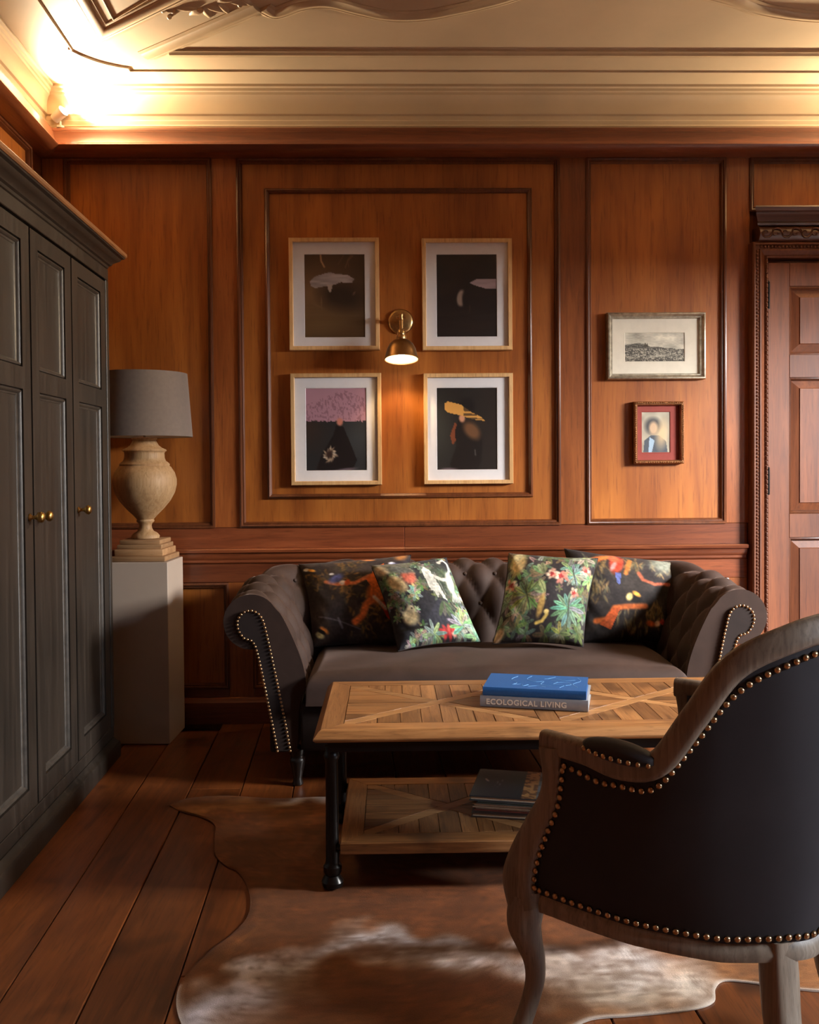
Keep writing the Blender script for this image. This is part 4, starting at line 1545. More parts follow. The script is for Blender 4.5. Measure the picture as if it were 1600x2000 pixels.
def art_monstera(c):
    c.c[:] = np.array((38, 33, 35))
    GR = [(120, 128, 92), (96, 110, 84), (140, 150, 116), (110, 130, 106), (88, 96, 66)]
    for k in range(60):
        c.frond(random.random(), random.random(), .05 + .04 * random.random(), random.randint(5, 7), tuple(q * .7 for q in random.choice(GR)), random.random() * 6, 2 * PI, .2, (50, 56, 42))
    for (x, y) in [(.05, .1), (.12, .25), (.03, .4), (.08, .62), (.18, .72), (.05, .86), (.22, .88), (.34, .95), (.55, .95), (.72, .93), (.92, .9), (.95, .7), (.96, .3), (.85, .05), (.62, .06), (.45, .05), (.70, .2), (.9, .5), (.35, .18), (.28, .3), (.12, .5)]:
        c.frond(x, y, .10 + .05 * random.random(), random.randint(6, 9), random.choice(GR), random.random() * 6, 2 * PI, .18, (64, 72, 52))
    c.poly([(.30, .12), (.44, .14), (.40, .34), (.30, .32)], (38, 33, 35), .8)
    c.ell(.13, .17, .085, .14, .1, (214, 190, 134), .3)
    c.ell(.12, .08, .05, .05, 0, (206, 196, 150), .3)
    # split leaves
    for (cx, cy, R_, ang, col) in ((.30, .58, .20, 1.2, (112, 120, 82)), (.77, .70, .19, 1.5, (112, 142, 116)), (.78, .32, .14, 1.2, (132, 154, 130))):
        c.ell(cx, cy, R_ * .62, R_ * .55, ang, tuple(q * .8 for q in col), .2)
        c.frond(cx - .2 * R_ * math.cos(ang), cy - .2 * R_ * math.sin(ang), R_, 15, col, random.random(), 2 * PI, .12, tuple(q * .55 for q in col))
        c.line([(cx - R_ * .7 * math.cos(ang), cy - R_ * .7 * math.sin(ang)), (cx + R_ * .9 * math.cos(ang), cy + R_ * .9 * math.sin(ang))], .006, (58, 62, 46), .5)
    c.frond(.44, .30, .15, 6, (126, 134, 98), 2.6, 2.2, .2, (70, 78, 54))
    c.frond(.48, .52, .15, 6, (136, 138, 104), 2.2, 2.4, .2, (70, 78, 54))
    for (fx, fy, R_) in ((.52, .31, .09), (.62, .33, .095), (.80, .49, .07), (.90, .22, .07), (.08, .42, .08)):
        for k in range(9):
            a = k * 2.4 + fx * 9
            d = R_ * (.25 + .5 * random.random())
            c.ell(fx + d * math.cos(a), fy + d * math.sin(a), R_ * (.25 + .2 * random.random()), R_ * .2, a + .6 * random.random(), random.choice([(206, 176, 150), (186, 140, 120), (196, 120, 104), (214, 192, 168)]), .4, .9)
        for k in range(5):
            c.ell(fx + R_ * .3 * (random.random() - .5), fy + R_ * .3 * (random.random() - .5), R_ * .28, R_ * .12, k * 1.3, random.choice([(166, 58, 54), (140, 44, 46)]), .4)
    c.ell(.46, .66, .035, .12, .1, (168, 136, 76), .3)
    c.line([(.44, .84), (.50, .82), (.54, .75), (.53, .72)], .018, (196, 168, 90), .4)
    c.ell(.53, .72, .028, .024, 0, (204, 182, 116), .3)
    c.ell(.05, .94, .05, .07, .4, (214, 180, 140), .3)


def art_parrots(c):
    c.c[:] = np.array((36, 31, 32))
    n1 = c.vnoise(7, 7, 71)
    c.put(np.clip((n1 - .5) * 3, 0, .6), (60, 54, 50))
    for (x, y, r) in ((.28, .2, .16), (.2, .5, .12), (.55, .18, .1), (.88, .12, .14), (.55, .85, .18), (.8, .75, .12)):
        for k in range(40):
            q = random.random() * 6.3
            d = r * random.random()
            c.ell(x + d * math.cos(q) * 1.2, y + d * math.sin(q) * 1.2, .010, .04, random.random() * 1.2 - .6, random.choice([(112, 96, 64), (92, 74, 46), (84, 82, 66), (130, 106, 70)]), .4, .75)
    c.line([(.18, .18), (.30, .10), (.40, .06)], .035, (196, 108, 52), .5)
    c.ell(.42, .18, .06, .13, .2, (192, 66, 44), .3)
    c.ell(.40, .10, .045, .05, 0, (206, 98, 66), .3)
    c.ell(.39, .22, .02, .06, .4, (206, 150, 146), .4)
    c.poly([(.40, .30), (.46, .30), (.44, .44), (.41, .42)], (78, 88, 140))
    c.line([(.54, .12), (.50, .30)], .02, (186, 110, 50), .5)
    c.ell(.85, .10, .12, .12, .3, (112, 114, 102), .5)
    c.line([(.62, .28), (.66, .36), (.78, .40), (.92, .36)], .018, (168, 88, 62), .5)
    c.ell(.93, .35, .05, .02, -.4, (196, 106, 84), .4)
    c.ell(.58, .58, .075, .05, .6, (20, 17, 18), .25)
    c.ell(.53, .57, .03, .045, .3, (222, 202, 130), .3)
    c.ell(.60, .535, .045, .022, .6, (222, 160, 70), .3)
    c.line([(.18, .82), (.30, .82), (.38, .70), (.52, .68), (.70, .66)], .028, (186, 96, 46), .45)
    c.poly([(.22, .86), (.36, .70), (.44, .70), (.34, .92)], (180, 82, 40))
    c.ell(.86, .83, .04, .03, -.4, (224, 190, 166), .3)
    c.ell(.92, .80, .035, .03, 0, (192, 70, 60), .3)
    c.ell(.78, .84, .05, .03, .2, (196, 92, 44), .4)
    c.line([(.10, .42), (.10, .70)], .01, (150, 130, 100), .6, .6)


GC = 'patterned cushions on the sofa'
cushion('dark cushion with orange birds leaning at the left end of the sofa', (-.382, 3.80, .728), (.081, 3.76, .766), (.045, 3.585, .424), (-.309, 3.60, .424), .15, art_birds, GC, 11)
cushion('green leafy cushion with white crane, tilted over the orange bird cushion', (-0.08, 3.625, 0.738), (0.219, 3.659, 0.764), (0.339, 3.491, 0.457), (0.024, 3.422, 0.44), .14, art_jungle_cranes, GC, 12)
cushion('dark green cushion with monstera leaves and pink blossoms, right of centre', (0.467, 3.649, 0.78), (0.815, 3.61, 0.76), (0.716, 3.422, 0.448), (0.381, 3.462, 0.454), .14, art_monstera, GC, 13)
cushion('dark cushion with parrots against the right arm of the sofa', (.719, 3.81, .781), (1.190, 3.78, .719), (1.075, 3.59, .424), (.735, 3.59, .424), .14, art_parrots, GC, 14)

# ================================================================== COFFEE TABLE
for ax_ in 'xy':
    M['tt_' + ax_] = wood('reclaimed_pine_' + ax_, S(100, 60, 28), S(152, 102, 56), S(184, 134, 82), ax_, 0.46, 0.08, 0.5, 0.35, knots=0.7, fine=1.5, vary=(0.62, 1.22))
M['tt_d'] = wood('reclaimed_pine_strip', S(128, 84, 46), S(172, 122, 72), S(196, 152, 100), 'x', 0.46, 0.08, 0.5, 0.3, fine=1.3)
M['black'] = plain('black_enamelled_metal', S(20, 19, 20), 0.28, 0.3, 0.1, 40, 0.02)
TCX, TCY = .425, 2.668
table = thing('coffee_table', 'low coffee table with star parquet top on black metal legs', 'table', (TCX, TCY, 0), 0)


def clip(poly, a, b, c_):
    """keep a*x+b*y <= c_"""
    out = []
    n = len(poly)
    for i in range(n):
        p, q = poly[i], poly[(i + 1) % n]
        dp, dq = a * p[0] + b * p[1] - c_, a * q[0] + b * q[1] - c_
        if dp <= 0:
            out.append(p)
        if dp * dq < 0:
            t = dp / (dp - dq)
            out.append((p[0] + (q[0] - p[0]) * t, p[1] + (q[1] - p[1]) * t))
    return out


def piece(name, poly, zt, th, mat, parent):
    if len(poly) < 3:
        return
    ar = 0.5 * abs(sum(poly[i][0] * poly[(i + 1) % len(poly)][1] - poly[(i + 1) % len(poly)][0] * poly[i][1] for i in range(len(poly))))
    if ar < 4e-5:
        return
    cx_ = sum(p[0] for p in poly) / len(poly)
    cy_ = sum(p[1] for p in poly) / len(poly)
    n = len(poly)
    ins = []
    for p in poly:
        d = math.hypot(p[0] - cx_, p[1] - cy_)
        k_ = max(0, d - .0011) / d
        ins.append((cx_ + (p[0] - cx_) * k_, cy_ + (p[1] - cy_) * k_))
    dz = random.uniform(-.0006, .0006)
    V = [(x_, y_, zt - th) for x_, y_ in poly] + [(x_, y_, zt - .0012 + dz) for x_, y_ in poly] + [(x_, y_, zt + dz) for x_, y_ in ins]
    F = [(i, (i + 1) % n, n + (i + 1) % n, n + i) for i in range(n)] + [(n + i, n + (i + 1) % n, 2 * n + (i + 1) % n, 2 * n + i) for i in range(n)] + [tuple(range(2 * n, 3 * n))]
    mk(name, V, F, mat, parent)


def parquet(parent, x0, x1, y0, y1, zt, th):
    cx_, cy_ = (x0 + x1) / 2, (y0 + y1) / 2
    a, b = (x1 - x0) / 2, (y1 - y0) / 2
    L = math.hypot(a, b)
    hw = .017
    nx_, ny_ = b / L, a / L          # normal of the rising diagonal is (-b, a), of the falling one (b, a)
    g_ = .0008
    rectp = rect(x0, x1, y0, y1)

    def half(poly, s1, s2):
        # s1 * (rising) and s2 * (falling) half planes, kept clear of the strips
        q = clip(poly, -s1 * -nx_, -s1 * ny_, -s1 * (-nx_ * cx_ + ny_ * cy_) - hw - g_)
        return clip(q, -s2 * nx_, -s2 * ny_, -s2 * (nx_ * cx_ + ny_ * cy_) - hw - g_)
    # boards running across (y) in the front and back fields
    for (s1, s2) in ((1, 1), (-1, -1)):
        x_ = x0
        while x_ < x1 - .004:
            w_ = random.uniform(.040, .064)
            piece('board', half(rect(x_ + g_, min(x_ + w_, x1) - g_, y0 + g_, y1 - g_), s1, s2), zt, th, 'tt_y', parent)
            x_ += w_
    # boards running along (x) in the left and right fields
    for (s1, s2) in ((1, -1), (-1, 1)):
        y_ = y0
        while y_ < y1 - .004:
            w_ = random.uniform(.038, .060)
            piece('board', half(rect(x0 + g_, x1 - g_, y_ + g_, min(y_ + w_, y1) - g_), s1, s2), zt, th, 'tt_x', parent)
            y_ += w_
    # strips: the falling one whole, the rising one in two halves
    d0 = nx_ * cx_ + ny_ * cy_
    q = clip(clip(rectp, nx_, ny_, d0 + hw), -nx_, -ny_, -d0 + hw)
    e0 = -nx_ * cx_ + ny_ * cy_
    q2 = clip(clip(rectp, -nx_, ny_, e0 + hw), nx_, -ny_, -e0 + hw)
    piece('strip', q2, zt, th, 'tt_d', parent)
    piece('strip', clip(q, nx_ * -1, ny_, e0 - hw - g_), zt, th, 'tt_d', parent)
    piece('strip', clip(q, nx_, -ny_, -e0 - hw - g_), zt, th, 'tt_d', parent)


def border(parent, hx_, hy_, zt, prof_, wdt):
    c_ = [(-hx_, -hy_), (hx_, -hy_), (hx_, hy_), (-hx_, hy_)]
    i_ = [(-hx_ + wdt, -hy_ + wdt), (hx_ - wdt, -hy_ + wdt), (hx_ - wdt, hy_ - wdt), (-hx_ + wdt, hy_ - wdt)]
    for k in range(4):
        p, q = c_[k], c_[(k + 1) % 4]
        d = Vector((q[0] - p[0], q[1] - p[1])).normalized()
        nn_ = Vector((-d.y, d.x))
        L = math.hypot(q[0] - p[0], q[1] - p[1])
        V = []
        for (o, h) in prof_:
            V.append((p[0] + d.x * (o + .0006) + nn_.x * o, p[1] + d.y * (o + .0006) + nn_.y * o, zt + h))
        for (o, h) in prof_:
            V.append((p[0] + d.x * (L - o - .0006) + nn_.x * o, p[1] + d.y * (L - o - .0006) + nn_.y * o, zt + h))
        m_ = len(prof_)
        F = [(i, (i + 1) % m_, m_ + (i + 1) % m_, m_ + i) for i in range(m_)] + [tuple(range(m_)), tuple(range(m_, 2 * m_))]
        mk('border_board', V, F, 'tt_x' if k % 2 == 0 else 'tt_y', parent, 30)


HX, HY, ZT = .632, .288, .442
top = box('tabletop', -HX + .03, HX - .03, -HY + .03, HY - .03, .412, ZT - .006, 'tt_x', table)
wb = .076
border(top, HX, HY, ZT, [(wb, 0), (.019, 0), (.016, -.002), (.013, -.004), (.0, -.020), (0, -.024), (.006, -.030), (wb, -.030)], wb)
ix, iy = HX - wb - .001, HY - wb - .001
piece('divider', rect(-.026, .026, -iy, iy), ZT, .008, 'tt_y', top)
parquet(top, -ix, -.027, -iy, iy, ZT, .008)
parquet(top, .027, ix, -iy, iy, ZT, .008)
mk('apron', *sweep_vf(rect(-HX + .035, HX - .035, -HY + .035, HY - .035), [(0, .378), (0, .412), (.022, .412), (.022, .378)], lambda x_, y_, h: (x_, y_, h), True), 'black', table)
TL = [(.020, .001), (.028, .006), (.030, .018), (.024, .028), (.019, .034), (.024, .042), (.025, .058), (.020, .064), (.018, .070), (.0165, .34), (.019, .345), (.0215, .352), (.0195, .360), (.017, .364), (.017, .380)]
lv_, lf_ = lathe_vf(TL, 24)
tleg = bpy.data.meshes.new('leg')
tleg.from_pydata(lv_, [], lf_)
tleg.materials.append(M['black'])
tleg.polygons.foreach_set('use_smooth', [True] * len(tleg.polygons))
tleg.set_sharp_from_angle(angle=math.radians(40))
lgx, lgy = .588, .226
for sx in (-1, 1):
    for sy in (-1, 1):
        share('leg', tleg, table, (sx * lgx, sy * lgy, .008 if True else 0))
HSX, HSY, ZS = .566, .252, .136
shelf = box('shelf', -HSX + .02, HSX - .02, -HSY + .02, HSY - .02, .104, ZS - .006, 'tt_x', table)
border(shelf, HSX, HSY, ZS, [(.06, 0), (.003, 0), (0, -.003), (0, -.030), (.004, -.033), (.06, -.033)], .06)
sx_, sy_ = HSX - .061, HSY - .061
piece('divider', rect(-.024, .024, -sy_, sy_), ZS, .008, 'tt_y', shelf)
parquet(shelf, -sx_, -.025, -sy_, sy_, ZS, .008)
parquet(shelf, .025, sx_, -sy_, sy_, ZS, .008)
for sx in (-1, 1):
    for sy in (-1, 1):
        V, F = tube_vf([(sx * lgx, sy * lgy, .118), (sx * (HSX - .01), sy * (HSY - .012), .118)], .009, 8)
        mk('shelf_bracket', V, F, 'black', table)

# ================================================================== BOOKS
M['pages'] = plain('book_pages', S(228, 222, 212), 0.8, 0, 0.08, 200, 0.3)
M['bluecloth'] = plain('blue_cloth_cover', S(28, 92, 158), 0.55, 0, 0.06, 200, 0.15)
M['greycover'] = plain('grey_cover', S(150, 153, 158), 0.5, 0, 0.04, 60, 0.05)
M['paleline'] = plain('pale_blue_foil', S(120, 176, 222), 0.4, 0, 0.02, 30, 0.0)
M['creamink'] = plain('cream_lettering', S(240, 232, 216), 0.5, 0, 0.02, 30, 0.0)


def book(name, label, loc, rz, L, D, H, cover, group=None, back_round=True, pages='pages'):
    """spine along local x at y=0, pages towards +y"""
    t = thing(name, label, 'book', loc, rz, group)
    c_ = .0028
    box('page_block', -L / 2 + .004, L / 2 - .004, .004, D - .005, c_, H - c_, pages, t)
    # cover: boards and spine in one wrap
    pr_ = [(D, 0), (.002, 0), (-.0015, H * .25), (-.002, H * .5), (-.0015, H * .75), (.002, H), (D, H), (D, H - c_), (.004, H - c_), (.0015, H * .5), (.004, c_), (D, c_)]
    V = [(-L / 2, y_, z_) for y_, z_ in pr_] + [(L / 2, y_, z_) for y_, z_ in pr_]
    n = len(pr_)
    F = [(i, (i + 1) % n, n + (i + 1) % n, n + i) for i in range(n)] + [tuple(range(n)), tuple(range(n, 2 * n))]
    mk('cover', V, F, cover, t, 30)
    return t


def text_mesh(body, size, mat, parent, mw, bold=0.0):
    cu = bpy.data.curves.new('lettering', 'FONT')
    cu.body = body
    cu.size = size
    cu.align_x = 'LEFT'
    cu.offset = bold
    cu.extrude = .0002
    cu.space_character = 1.12
    o = bpy.data.objects.new('tmp', cu)
    COL.objects.link(o)
    dg = bpy.context.evaluated_depsgraph_get()
    me = bpy.data.meshes.new_from_object(o.evaluated_get(dg))
    bpy.data.objects.remove(o)
    me.materials.clear()
    q = link('lettering', me, mat, parent)
    q.matrix_local = mw
    return q


rb = math.radians(-14.5)
GB = 'books on the coffee table top'
b1 = book('book', 'thick grey book lettered Ecological Living, under the blue book', (.397, 2.572, .4432), rb, .303, .190, .031, 'greycover', GB)
text_mesh('ECOLOGICAL LIVING', .0215, 'creamink', b1, Matrix.Translation((-.134, -.0024, .0085)) @ Matrix.Rotation(PI / 2, 4, 'X'), .0006)
b2 = book('book', 'blue cloth book with pale line drawing, on top of the grey book', (.399, 2.576, .4745), rb + .01, .290, .178, .024, 'bluecloth', GB)
for pts in ([(-.06, .15), (-.075, .11), (-.055, .07), (-.065, .045)], [(-.02, .16), (-.03, .12), (-.005, .09), (.02, .10), (.015, .06), (.045, .05)], [(-.06, .045), (-.04, .055), (-.035, .035), (-.02, .05)],
            [(.05, .16), (.03, .13), (.06, .10), (.05, .07), (.08, .06), (.07, .03)], [(.02, .13), (.05, .14), (.08, .12), (.11, .13)], [(.115, .16), (.125, .12), (.105, .08), (.12, .04)], [(-.02, .03), (.01, .045), (.03, .03)],
            [(.06, .09), (.085, .10), (.10, .075), (.085, .06)]):
    cp = catmull([(x_, y_, .0242) for x_, y_ in pts], 6)
    V, F = tube_vf([tuple(p) for p in cp], .0006, 4)
    mk('line_drawing', V, F, 'paleline', b2)

M['c_dark'] = plain('slate_cover', S(48, 52, 56), 0.4, 0, 0.1, 20, 0.0)
M['c_teal'] = plain('teal_cover', S(116, 148, 160), 0.45, 0, 0.15, 20, 0.0)
M['c_tan'] = plain('tan_cover', S(160, 134, 108), 0.5, 0, 0.08, 20, 0.0)
M['c_rust'] = plain('rust_cover', S(112, 52, 40), 0.5, 0, 0.08, 20, 0.0)
M['c_brown'] = plain('dark_brown_cover', S(58, 44, 36), 0.45, 0, 0.08, 20, 0.0)
M['p_teal'] = plain('teal_edged_pages', S(150, 190, 198), 0.7, 0, 0.08, 200, 0.3)
M['p_tan'] = plain('toned_pages', S(206, 182, 150), 0.8, 0, 0.08, 200, 0.3)
GS = 'stack of books on the lower shelf'
z = .1372
rs_ = math.radians(-12)
stack = [('lowest brown book of the stack on the table shelf', .31, .215, .013, 'c_brown', 'p_tan', (.372, 2.548), rs_),
         ('rust bound book, second from the bottom of the shelf stack', .262, .20, .011, 'c_rust', 'pages', (.358, 2.566), rs_ - .02),
         ('tan bound book in the middle of the shelf stack', .268, .21, .012, 'c_tan', 'pages', (.356, 2.560), rs_ - .01),
         ('pale teal book directly under the top book of the shelf stack', .262, .21, .012, 'c_teal', 'p_teal', (.362, 2.552), rs_ - .03),
         ('dark photo covered book on top of the shelf stack', .282, .235, .014, 'c_dark', 'p_tan', (.352, 2.542), rs_ - .02)]
for (lb, L_, D_, H_, cv_, pg_, (bx_, by_), rz_) in stack:
    q = book('book', lb, (bx_ - math.sin(rz_) * D_, by_ + math.cos(rz_) * D_, z), rz_ + PI, L_, D_, H_, cv_, GS, pages=pg_)
    z += H_ + .0004
# picture on the top book's cover
M['cover_print'] = painted('printed_cover', 0.35)
us, vs = np.meshgrid(np.linspace(0, 1, 70), np.linspace(0, 1, 60), indexing='ij')
u, v = us.ravel(), vs.ravel()
me = bpy.data.meshes.new('cover_picture')
me.from_pydata(np.column_stack([.139 - .278 * u, .004 + .228 * v, np.full_like(u, H_ + .0003)]).tolist(), [], grid_faces(70, 60))
c = Canvas(u, v, (44, 50, 56))
nz1, nz2 = c.vnoise(30, 26, 81), c.vnoise(12, 10, 82)
c.put(np.clip(1 - c.v * 3.2, 0, 1) * .8, (92, 88, 84))
c.put((c.u > .52).astype(float), (206, 156, 96))
c.put(((c.u > .52) & (nz1 > .55)) * .9, (120, 78, 50))
c.put((c.u > .66).astype(float), (120, 134, 142))
c.put(((c.u > .66) & (nz2 > .5)) * .9, (86, 92, 98))
c.put((c.u > .82).astype(float), (176, 198, 208))
for q_ in (.3, .55, .78):
    c.line([(.70, q_), (1, q_)], .008, (96, 86, 80), .5)
c.line([(.10, .38), (.13, .46)], .012, (206, 206, 206), .4)
c.line([(.22, .62), (.24, .38)], .004, (112, 116, 118), .5)
c.line([(.25, .66), (.28, .36)], .004, (112, 116, 118), .5)
c.store(me)
link('cover_picture', me, 'cover_print', q)

# ================================================================== ARMCHAIR
M['oak'] = wood('weathered_oak', S(98, 82, 66), S(136, 118, 98), S(166, 150, 130), 'z', 0.5, 0.05, 0.6, 0.25, fine=1.4)
M['charcoal'] = velvet('charcoal_velvet', S(44, 40, 41), 1.2, 0.12)
ca_ = math.radians(47)
chair = thing('armchair', 'carved oak armchair in charcoal velvet with brass nails, seen from behind', 'armchair', (.607, 1.765, .0), ca_)
# local x: right hand of the sitter, y: the way it faces
lowL = [(-.283, .235), (-.272, .13), (-.245, .02), (-.200, -.095), (-.132, -.198), (-.07, -.232), (0, -.243)]
topL = [(-.272, .192, .618), (-.278, .10, .616), (-.275, .03, .604), (-.266, -.035, .622), (-.250, -.092, .706), (-.224, -.150, .796), (-.170, -.228, .846), (-.09, -.282, .866), (0, -.300, .874)]
NB = 60


def mirror(c_):
    m_ = c_[::-1].copy()
    m_[:, 0] *= -1
    return np.vstack([c_, m_[1:]])


low = mirror(resample(catmull(lowL, 8), NB)[0])
topc = mirror(resample(catmull(topL, 8), NB)[0])
NT_ = len(low)
# seat rail round the whole seat
front = catmull([(.283, .235), (.16, .250), (0, .262), (-.16, .250), (-.283, .235)], 8)
ring = np.vstack([low, front[1:-1]])


def rail_dz(t):
    """serpentine apron: t runs 0 at a front corner to 1 at the middle of the back"""
    return np.interp(t, [0, .12, .35, .6, .78, .86, 1.0], [0, -.003, -.017, -.022, -.013, -.016, .002])


hz = np.concatenate([rail_dz(np.minimum(np.arange(NT_), NT_ - 1 - np.arange(NT_)) / ((NT_ - 1) / 2)), -.012 * np.sin(np.linspace(0, PI, len(front))[1:-1]) ** 2])
RAILP = [(-.004, .300), (-.007, .312), (-.003, .326), (.003, .334), (.034, .336), (.034, .304), (.018, .297)]
V, F = sweep_vf([tuple(p) for p in ring], RAILP, lambda x_, y_, h: (x_, y_, h), True)
V = [(v_[0], v_[1], v_[2] + hz[i // len(RAILP)]) for i, v_ in enumerate(V)]
mk('seat_rail', V, F, 'oak', chair, 45)
# top rail sweeping from the arms up over the back
rail_r = [.021 + .003 * math.sin(PI * i / (NT_ - 1)) for i in range(NT_)]
V, F = tube_vf([tuple(p) for p in topc], rail_r, 12, (1.0, .72))
mk('top_rail', V, F, 'oak', chair, 50)
POST = [(.226, .30), (.238, .345), (.230, .39), (.205, .45), (.176, .51), (.168, .56), (.172, .612)]
pc = catmull([(y_, z_) for y_, z_ in POST], 6)
for s in (-1, 1):
    V, F = tube_vf([(s * (.281 - .004 * i / len(pc)), p[0], p[1]) for i, p in enumerate(pc)], [float(np.interp(i / (len(pc) - 1), [0, .25, .55, .8, 1], [.032, .033, .024, .018, .022])) for i in range(len(pc))], 12, (.85, 1.0), (1, 0, 0))
    mk('arm_post', V, F, 'oak', chair, 50)
# outside upholstery: ruled between seat rail and top rail, with the front edge following the post
NS = 26


def post_y(z_):
    return np.interp(z_, pc[:, 1], pc[:, 0])


def shell(off, bulge):
    G = np.zeros((NT_, NS, 3))
    for i in range(NT_):
        b3 = np.array([low[i, 0], low[i, 1], .332 + float(rail_dz(min(i, NT_ - 1 - i) / ((NT_ - 1) / 2)))])
        t3 = topc[i] - np.array([0, 0, .004])
        tl_ = low[min(i + 1, NT_ - 1)] - low[max(i - 1, 0)]
        nn_ = np.array([tl_[1], -tl_[0], 0])
        nn_ /= np.linalg.norm(nn_)
        if nn_[:2] @ (low[i] - np.array([0, .05])) < 0:
            nn_ = -nn_
        ti = min(i, NT_ - 1 - i) / (NT_ / 2)
        for j in range(NS):
            s = j / (NS - 1)
            p = b3 * (1 - s) + t3 * s + nn_ * (off + bulge * math.sin(PI * s))
            p[1] += (post_y(p[2]) - (b3[1] * (1 - s) + t3[1] * s)) * max(0, 1 - ti / .22) ** 2 if ti < .22 else 0
            G[i, j] = p
    return G


OUT = shell(.002, .010)
outer = mk('outside_upholstery', OUT.reshape(-1, 3).tolist(), grid_faces(NT_, NS), 'charcoal', chair, 80)
INN = shell(-.045, -.022)
for i in range(NT_):
    ti = min(i, NT_ - 1 - i) / (NT_ / 2)
    if ti < .4:
        INN[i, :, 1] -= .034 * (1 - ti / .4)
inner_up = mk('inside_upholstery', INN.reshape(-1, 3).tolist(), grid_faces(NT_, NS), 'charcoal', chair, 80)
# seat cushion
cs = resample(np.vstack([low, front[1:-1], low[:1]]), 90)[0][:-1]
cm = np.array((0, .03))
V, F = [], []
lay = [(.84, .336), (.90, .345), (.905, .40), (.88, .430), (.80, .446), (.6, .456), (.3, .461), (.02, .462)]
for k_, z_ in lay:
    for p in cs:
        q_ = cm + (p - cm) * k_
        V.append((q_[0], q_[1], z_))
n_ = len(cs)
for i in range(len(lay) - 1):
    for j in range(n_):
        F.append((i * n_ + j, i * n_ + (j + 1) % n_, (i + 1) * n_ + (j + 1) % n_, (i + 1) * n_ + j))
F.append(tuple(range((len(lay) - 1) * n_, len(lay) * n_)))
F.append(tuple(range(n_)))
mk('seat_cushion', V, F, 'charcoal', chair, 70)
# nails
nv_, nf_ = lathe_vf([(.0062, 0), (.0056, .0030), (.0034, .0050), (.0008, .0056)], 10)
nail = bpy.data.meshes.new('nail_head')
nail.from_pydata(nv_, [], nf_)
nail.materials.append(M['nail'])
nail.polygons.foreach_set('use_smooth', [True] * len(nail.polygons))


def out_n(i, j):
    a_ = OUT[min(i + 1, NT_ - 1), j] - OUT[max(i - 1, 0), j]
    b_ = OUT[i, min(j + 1, NS - 1)] - OUT[i, max(j - 1, 0)]
    n = np.cross(a_, b_)
    n /= np.linalg.norm(n) + 1e-9
    c_ = OUT[i, j] - np.array([0, .03, OUT[i, j][2]])
    return n if n @ c_ > 0 else -n


def nails_along(dist, from_top, i0, i1, spacing):
    pts_, nrm_ = [], []
    base_d = dist
    for i in range(i0, i1):
        dv = topc[min(i + 1, NT_ - 1)] - topc[max(i - 1, 0)]
        dist = base_d + (.024 * abs(dv[2]) / np.linalg.norm(dv) if from_top else 0)
        line = OUT[i][::-1] if from_top else OUT[i]
        acc = np.concatenate([[0], np.cumsum(np.linalg.norm(np.diff(line, axis=0), axis=1))])
        pts_.append([np.interp(dist, acc, line[:, k]) for k in range(3)])
        j = int(np.searchsorted(acc, dist))
        nrm_.append(out_n(i, NS - 1 - j if from_top else j))
    pts_, nrm_ = np.array(pts_), np.array(nrm_)
    acc = np.concatenate([[0], np.cumsum(np.linalg.norm(np.diff(pts_, axis=0), axis=1))])
    for d_ in np.linspace(0, acc[-1], int(acc[-1] / spacing)):
        p = [np.interp(d_, acc, pts_[:, k]) for k in range(3)]
        n = Vector([np.interp(d_, acc, nrm_[:, k]) for k in range(3)]).normalized()
        share('nail_head', nail, outer, tuple(Vector(p) + n * .001), Vector((0, 0, 1)).rotation_difference(n))


nails_along(.010, False, 4, NT_ - 4, .0165)
nails_along(.029, True, 4, NT_ - 4, .0165)
for s, i in ((-1, 2), (1, NT_ - 3)):
    for z_ in np.arange(.345, .585, .0165):
        y_ = post_y(z_) - float(np.interp(z_, [.34, .45, .54, .60], [.036, .030, .023, .027]))
        share('nail_head', nail, outer, (s * float(np.interp(z_, [.34, .46, .60], [.290, .291, .285])), y_, z_), Vector((0, 0, 1)).rotation_difference(Vector((s, 0, 0))))
for i0_, i1_, s in ((4, 34, -1), (NT_ - 35, NT_ - 5, 1)):
    for i in range(i0_, i1_, 3):
        p = INN[i, NS - 5]
        share('nail_head', nail, inner_up, (p[0] - s * .002, p[1], p[2]), Vector((0, 0, 1)).rotation_difference(Vector((-s, 0, 0))), (.85, .85, .85))
    e = 1 if s < 0 else NT_ - 2
    for j in range(8, NS - 5, 2):
        p = INN[e, j]
        share('nail_head', nail, inner_up, (p[0] - s * .002, p[1] - .006, p[2]), Vector((0, 0, 1)).rotation_difference(Vector((-s, 0, 0))), (.85, .85, .85))
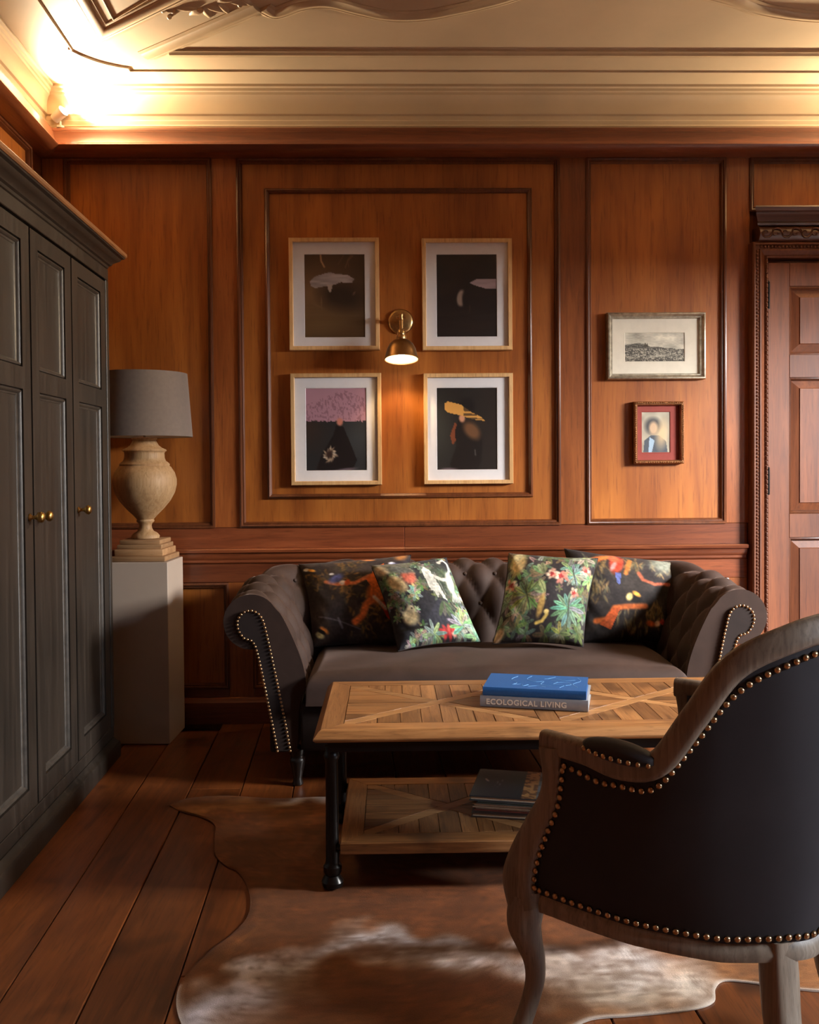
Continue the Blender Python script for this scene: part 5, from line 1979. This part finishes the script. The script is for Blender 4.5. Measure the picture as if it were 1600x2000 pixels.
# arm pads
for s in (-1, 1):
    V, F = [], []
    nu_, nv2 = 18, 12
    for i in range(nu_):
        t = i / (nu_ - 1)
        w_ = math.sin(PI * (.03 + .94 * t)) ** .45
        for j in range(nv2):
            a_ = 2 * PI * j / nv2
            V.append((s * .279 + .027 * w_ * math.cos(a_), -.035 + .135 * t, .634 + .020 * w_ * math.sin(a_) - .006 * (1 - t)))
    for i in range(nu_ - 1):
        for j in range(nv2):
            F.append((i * nv2 + j, i * nv2 + (j + 1) % nv2, (i + 1) * nv2 + (j + 1) % nv2, (i + 1) * nv2 + j))
    F += [tuple(range(nv2)), tuple(range((nu_ - 1) * nv2, nu_ * nv2))]
    pad = mk('arm_pad', V, F, 'charcoal', chair, 70)
    for t in np.linspace(.04, .96, 9):
        share('nail_head', nail, pad, (s * (.279 + .027 * math.sin(PI * (.03 + .94 * t)) ** .45), -.035 + .135 * t, .628 - .006 * (1 - t)), Vector((0, 0, 1)).rotation_difference(Vector((s, 0, .1))), (.8, .8, .8))
# legs
FL = [(.335, 0, .030), (.300, .004, .034), (.268, .008, .033), (.235, .000, .027), (.200, -.010, .0215), (.160, -.012, .0185), (.120, -.003, .0170), (.080, .010, .0170), (.045, .024, .0185), (.018, .034, .0225), (.006, .036, .022), (.0, .036, .017)]
for s in (-1, 1):
    od = Vector((s * .62, .78, 0)).normalized()
    cc = catmull([(z_, o_, r_) for z_, o_, r_ in FL], 4)
    V, F = tube_vf([(s * .276 + od.x * o_, .226 + od.y * o_, max(z_, .009)) for z_, o_, r_ in cc], [r_ for z_, o_, r_ in cc], 14, None, (1, 0, 0))
    mk('front_leg', V, F, 'oak', chair, 60)
    od = Vector((s * .5, -.86, 0)).normalized()
    RL = [(.316, -.006, .026), (.26, -.002, .028), (.18, .006, .027), (.09, .028, .0235), (.0, .066, .020)]
    cc = catmull(RL, 5)
    V, F = tube_vf([(s * .122 + od.x * o_, -.186 + od.y * o_, max(z_, .001)) for z_, o_, r_ in cc], [r_ for z_, o_, r_ in cc], 12, (1, 1), (od.x, od.y, 0))
    mk('rear_leg', V, F, 'oak', chair, 50)
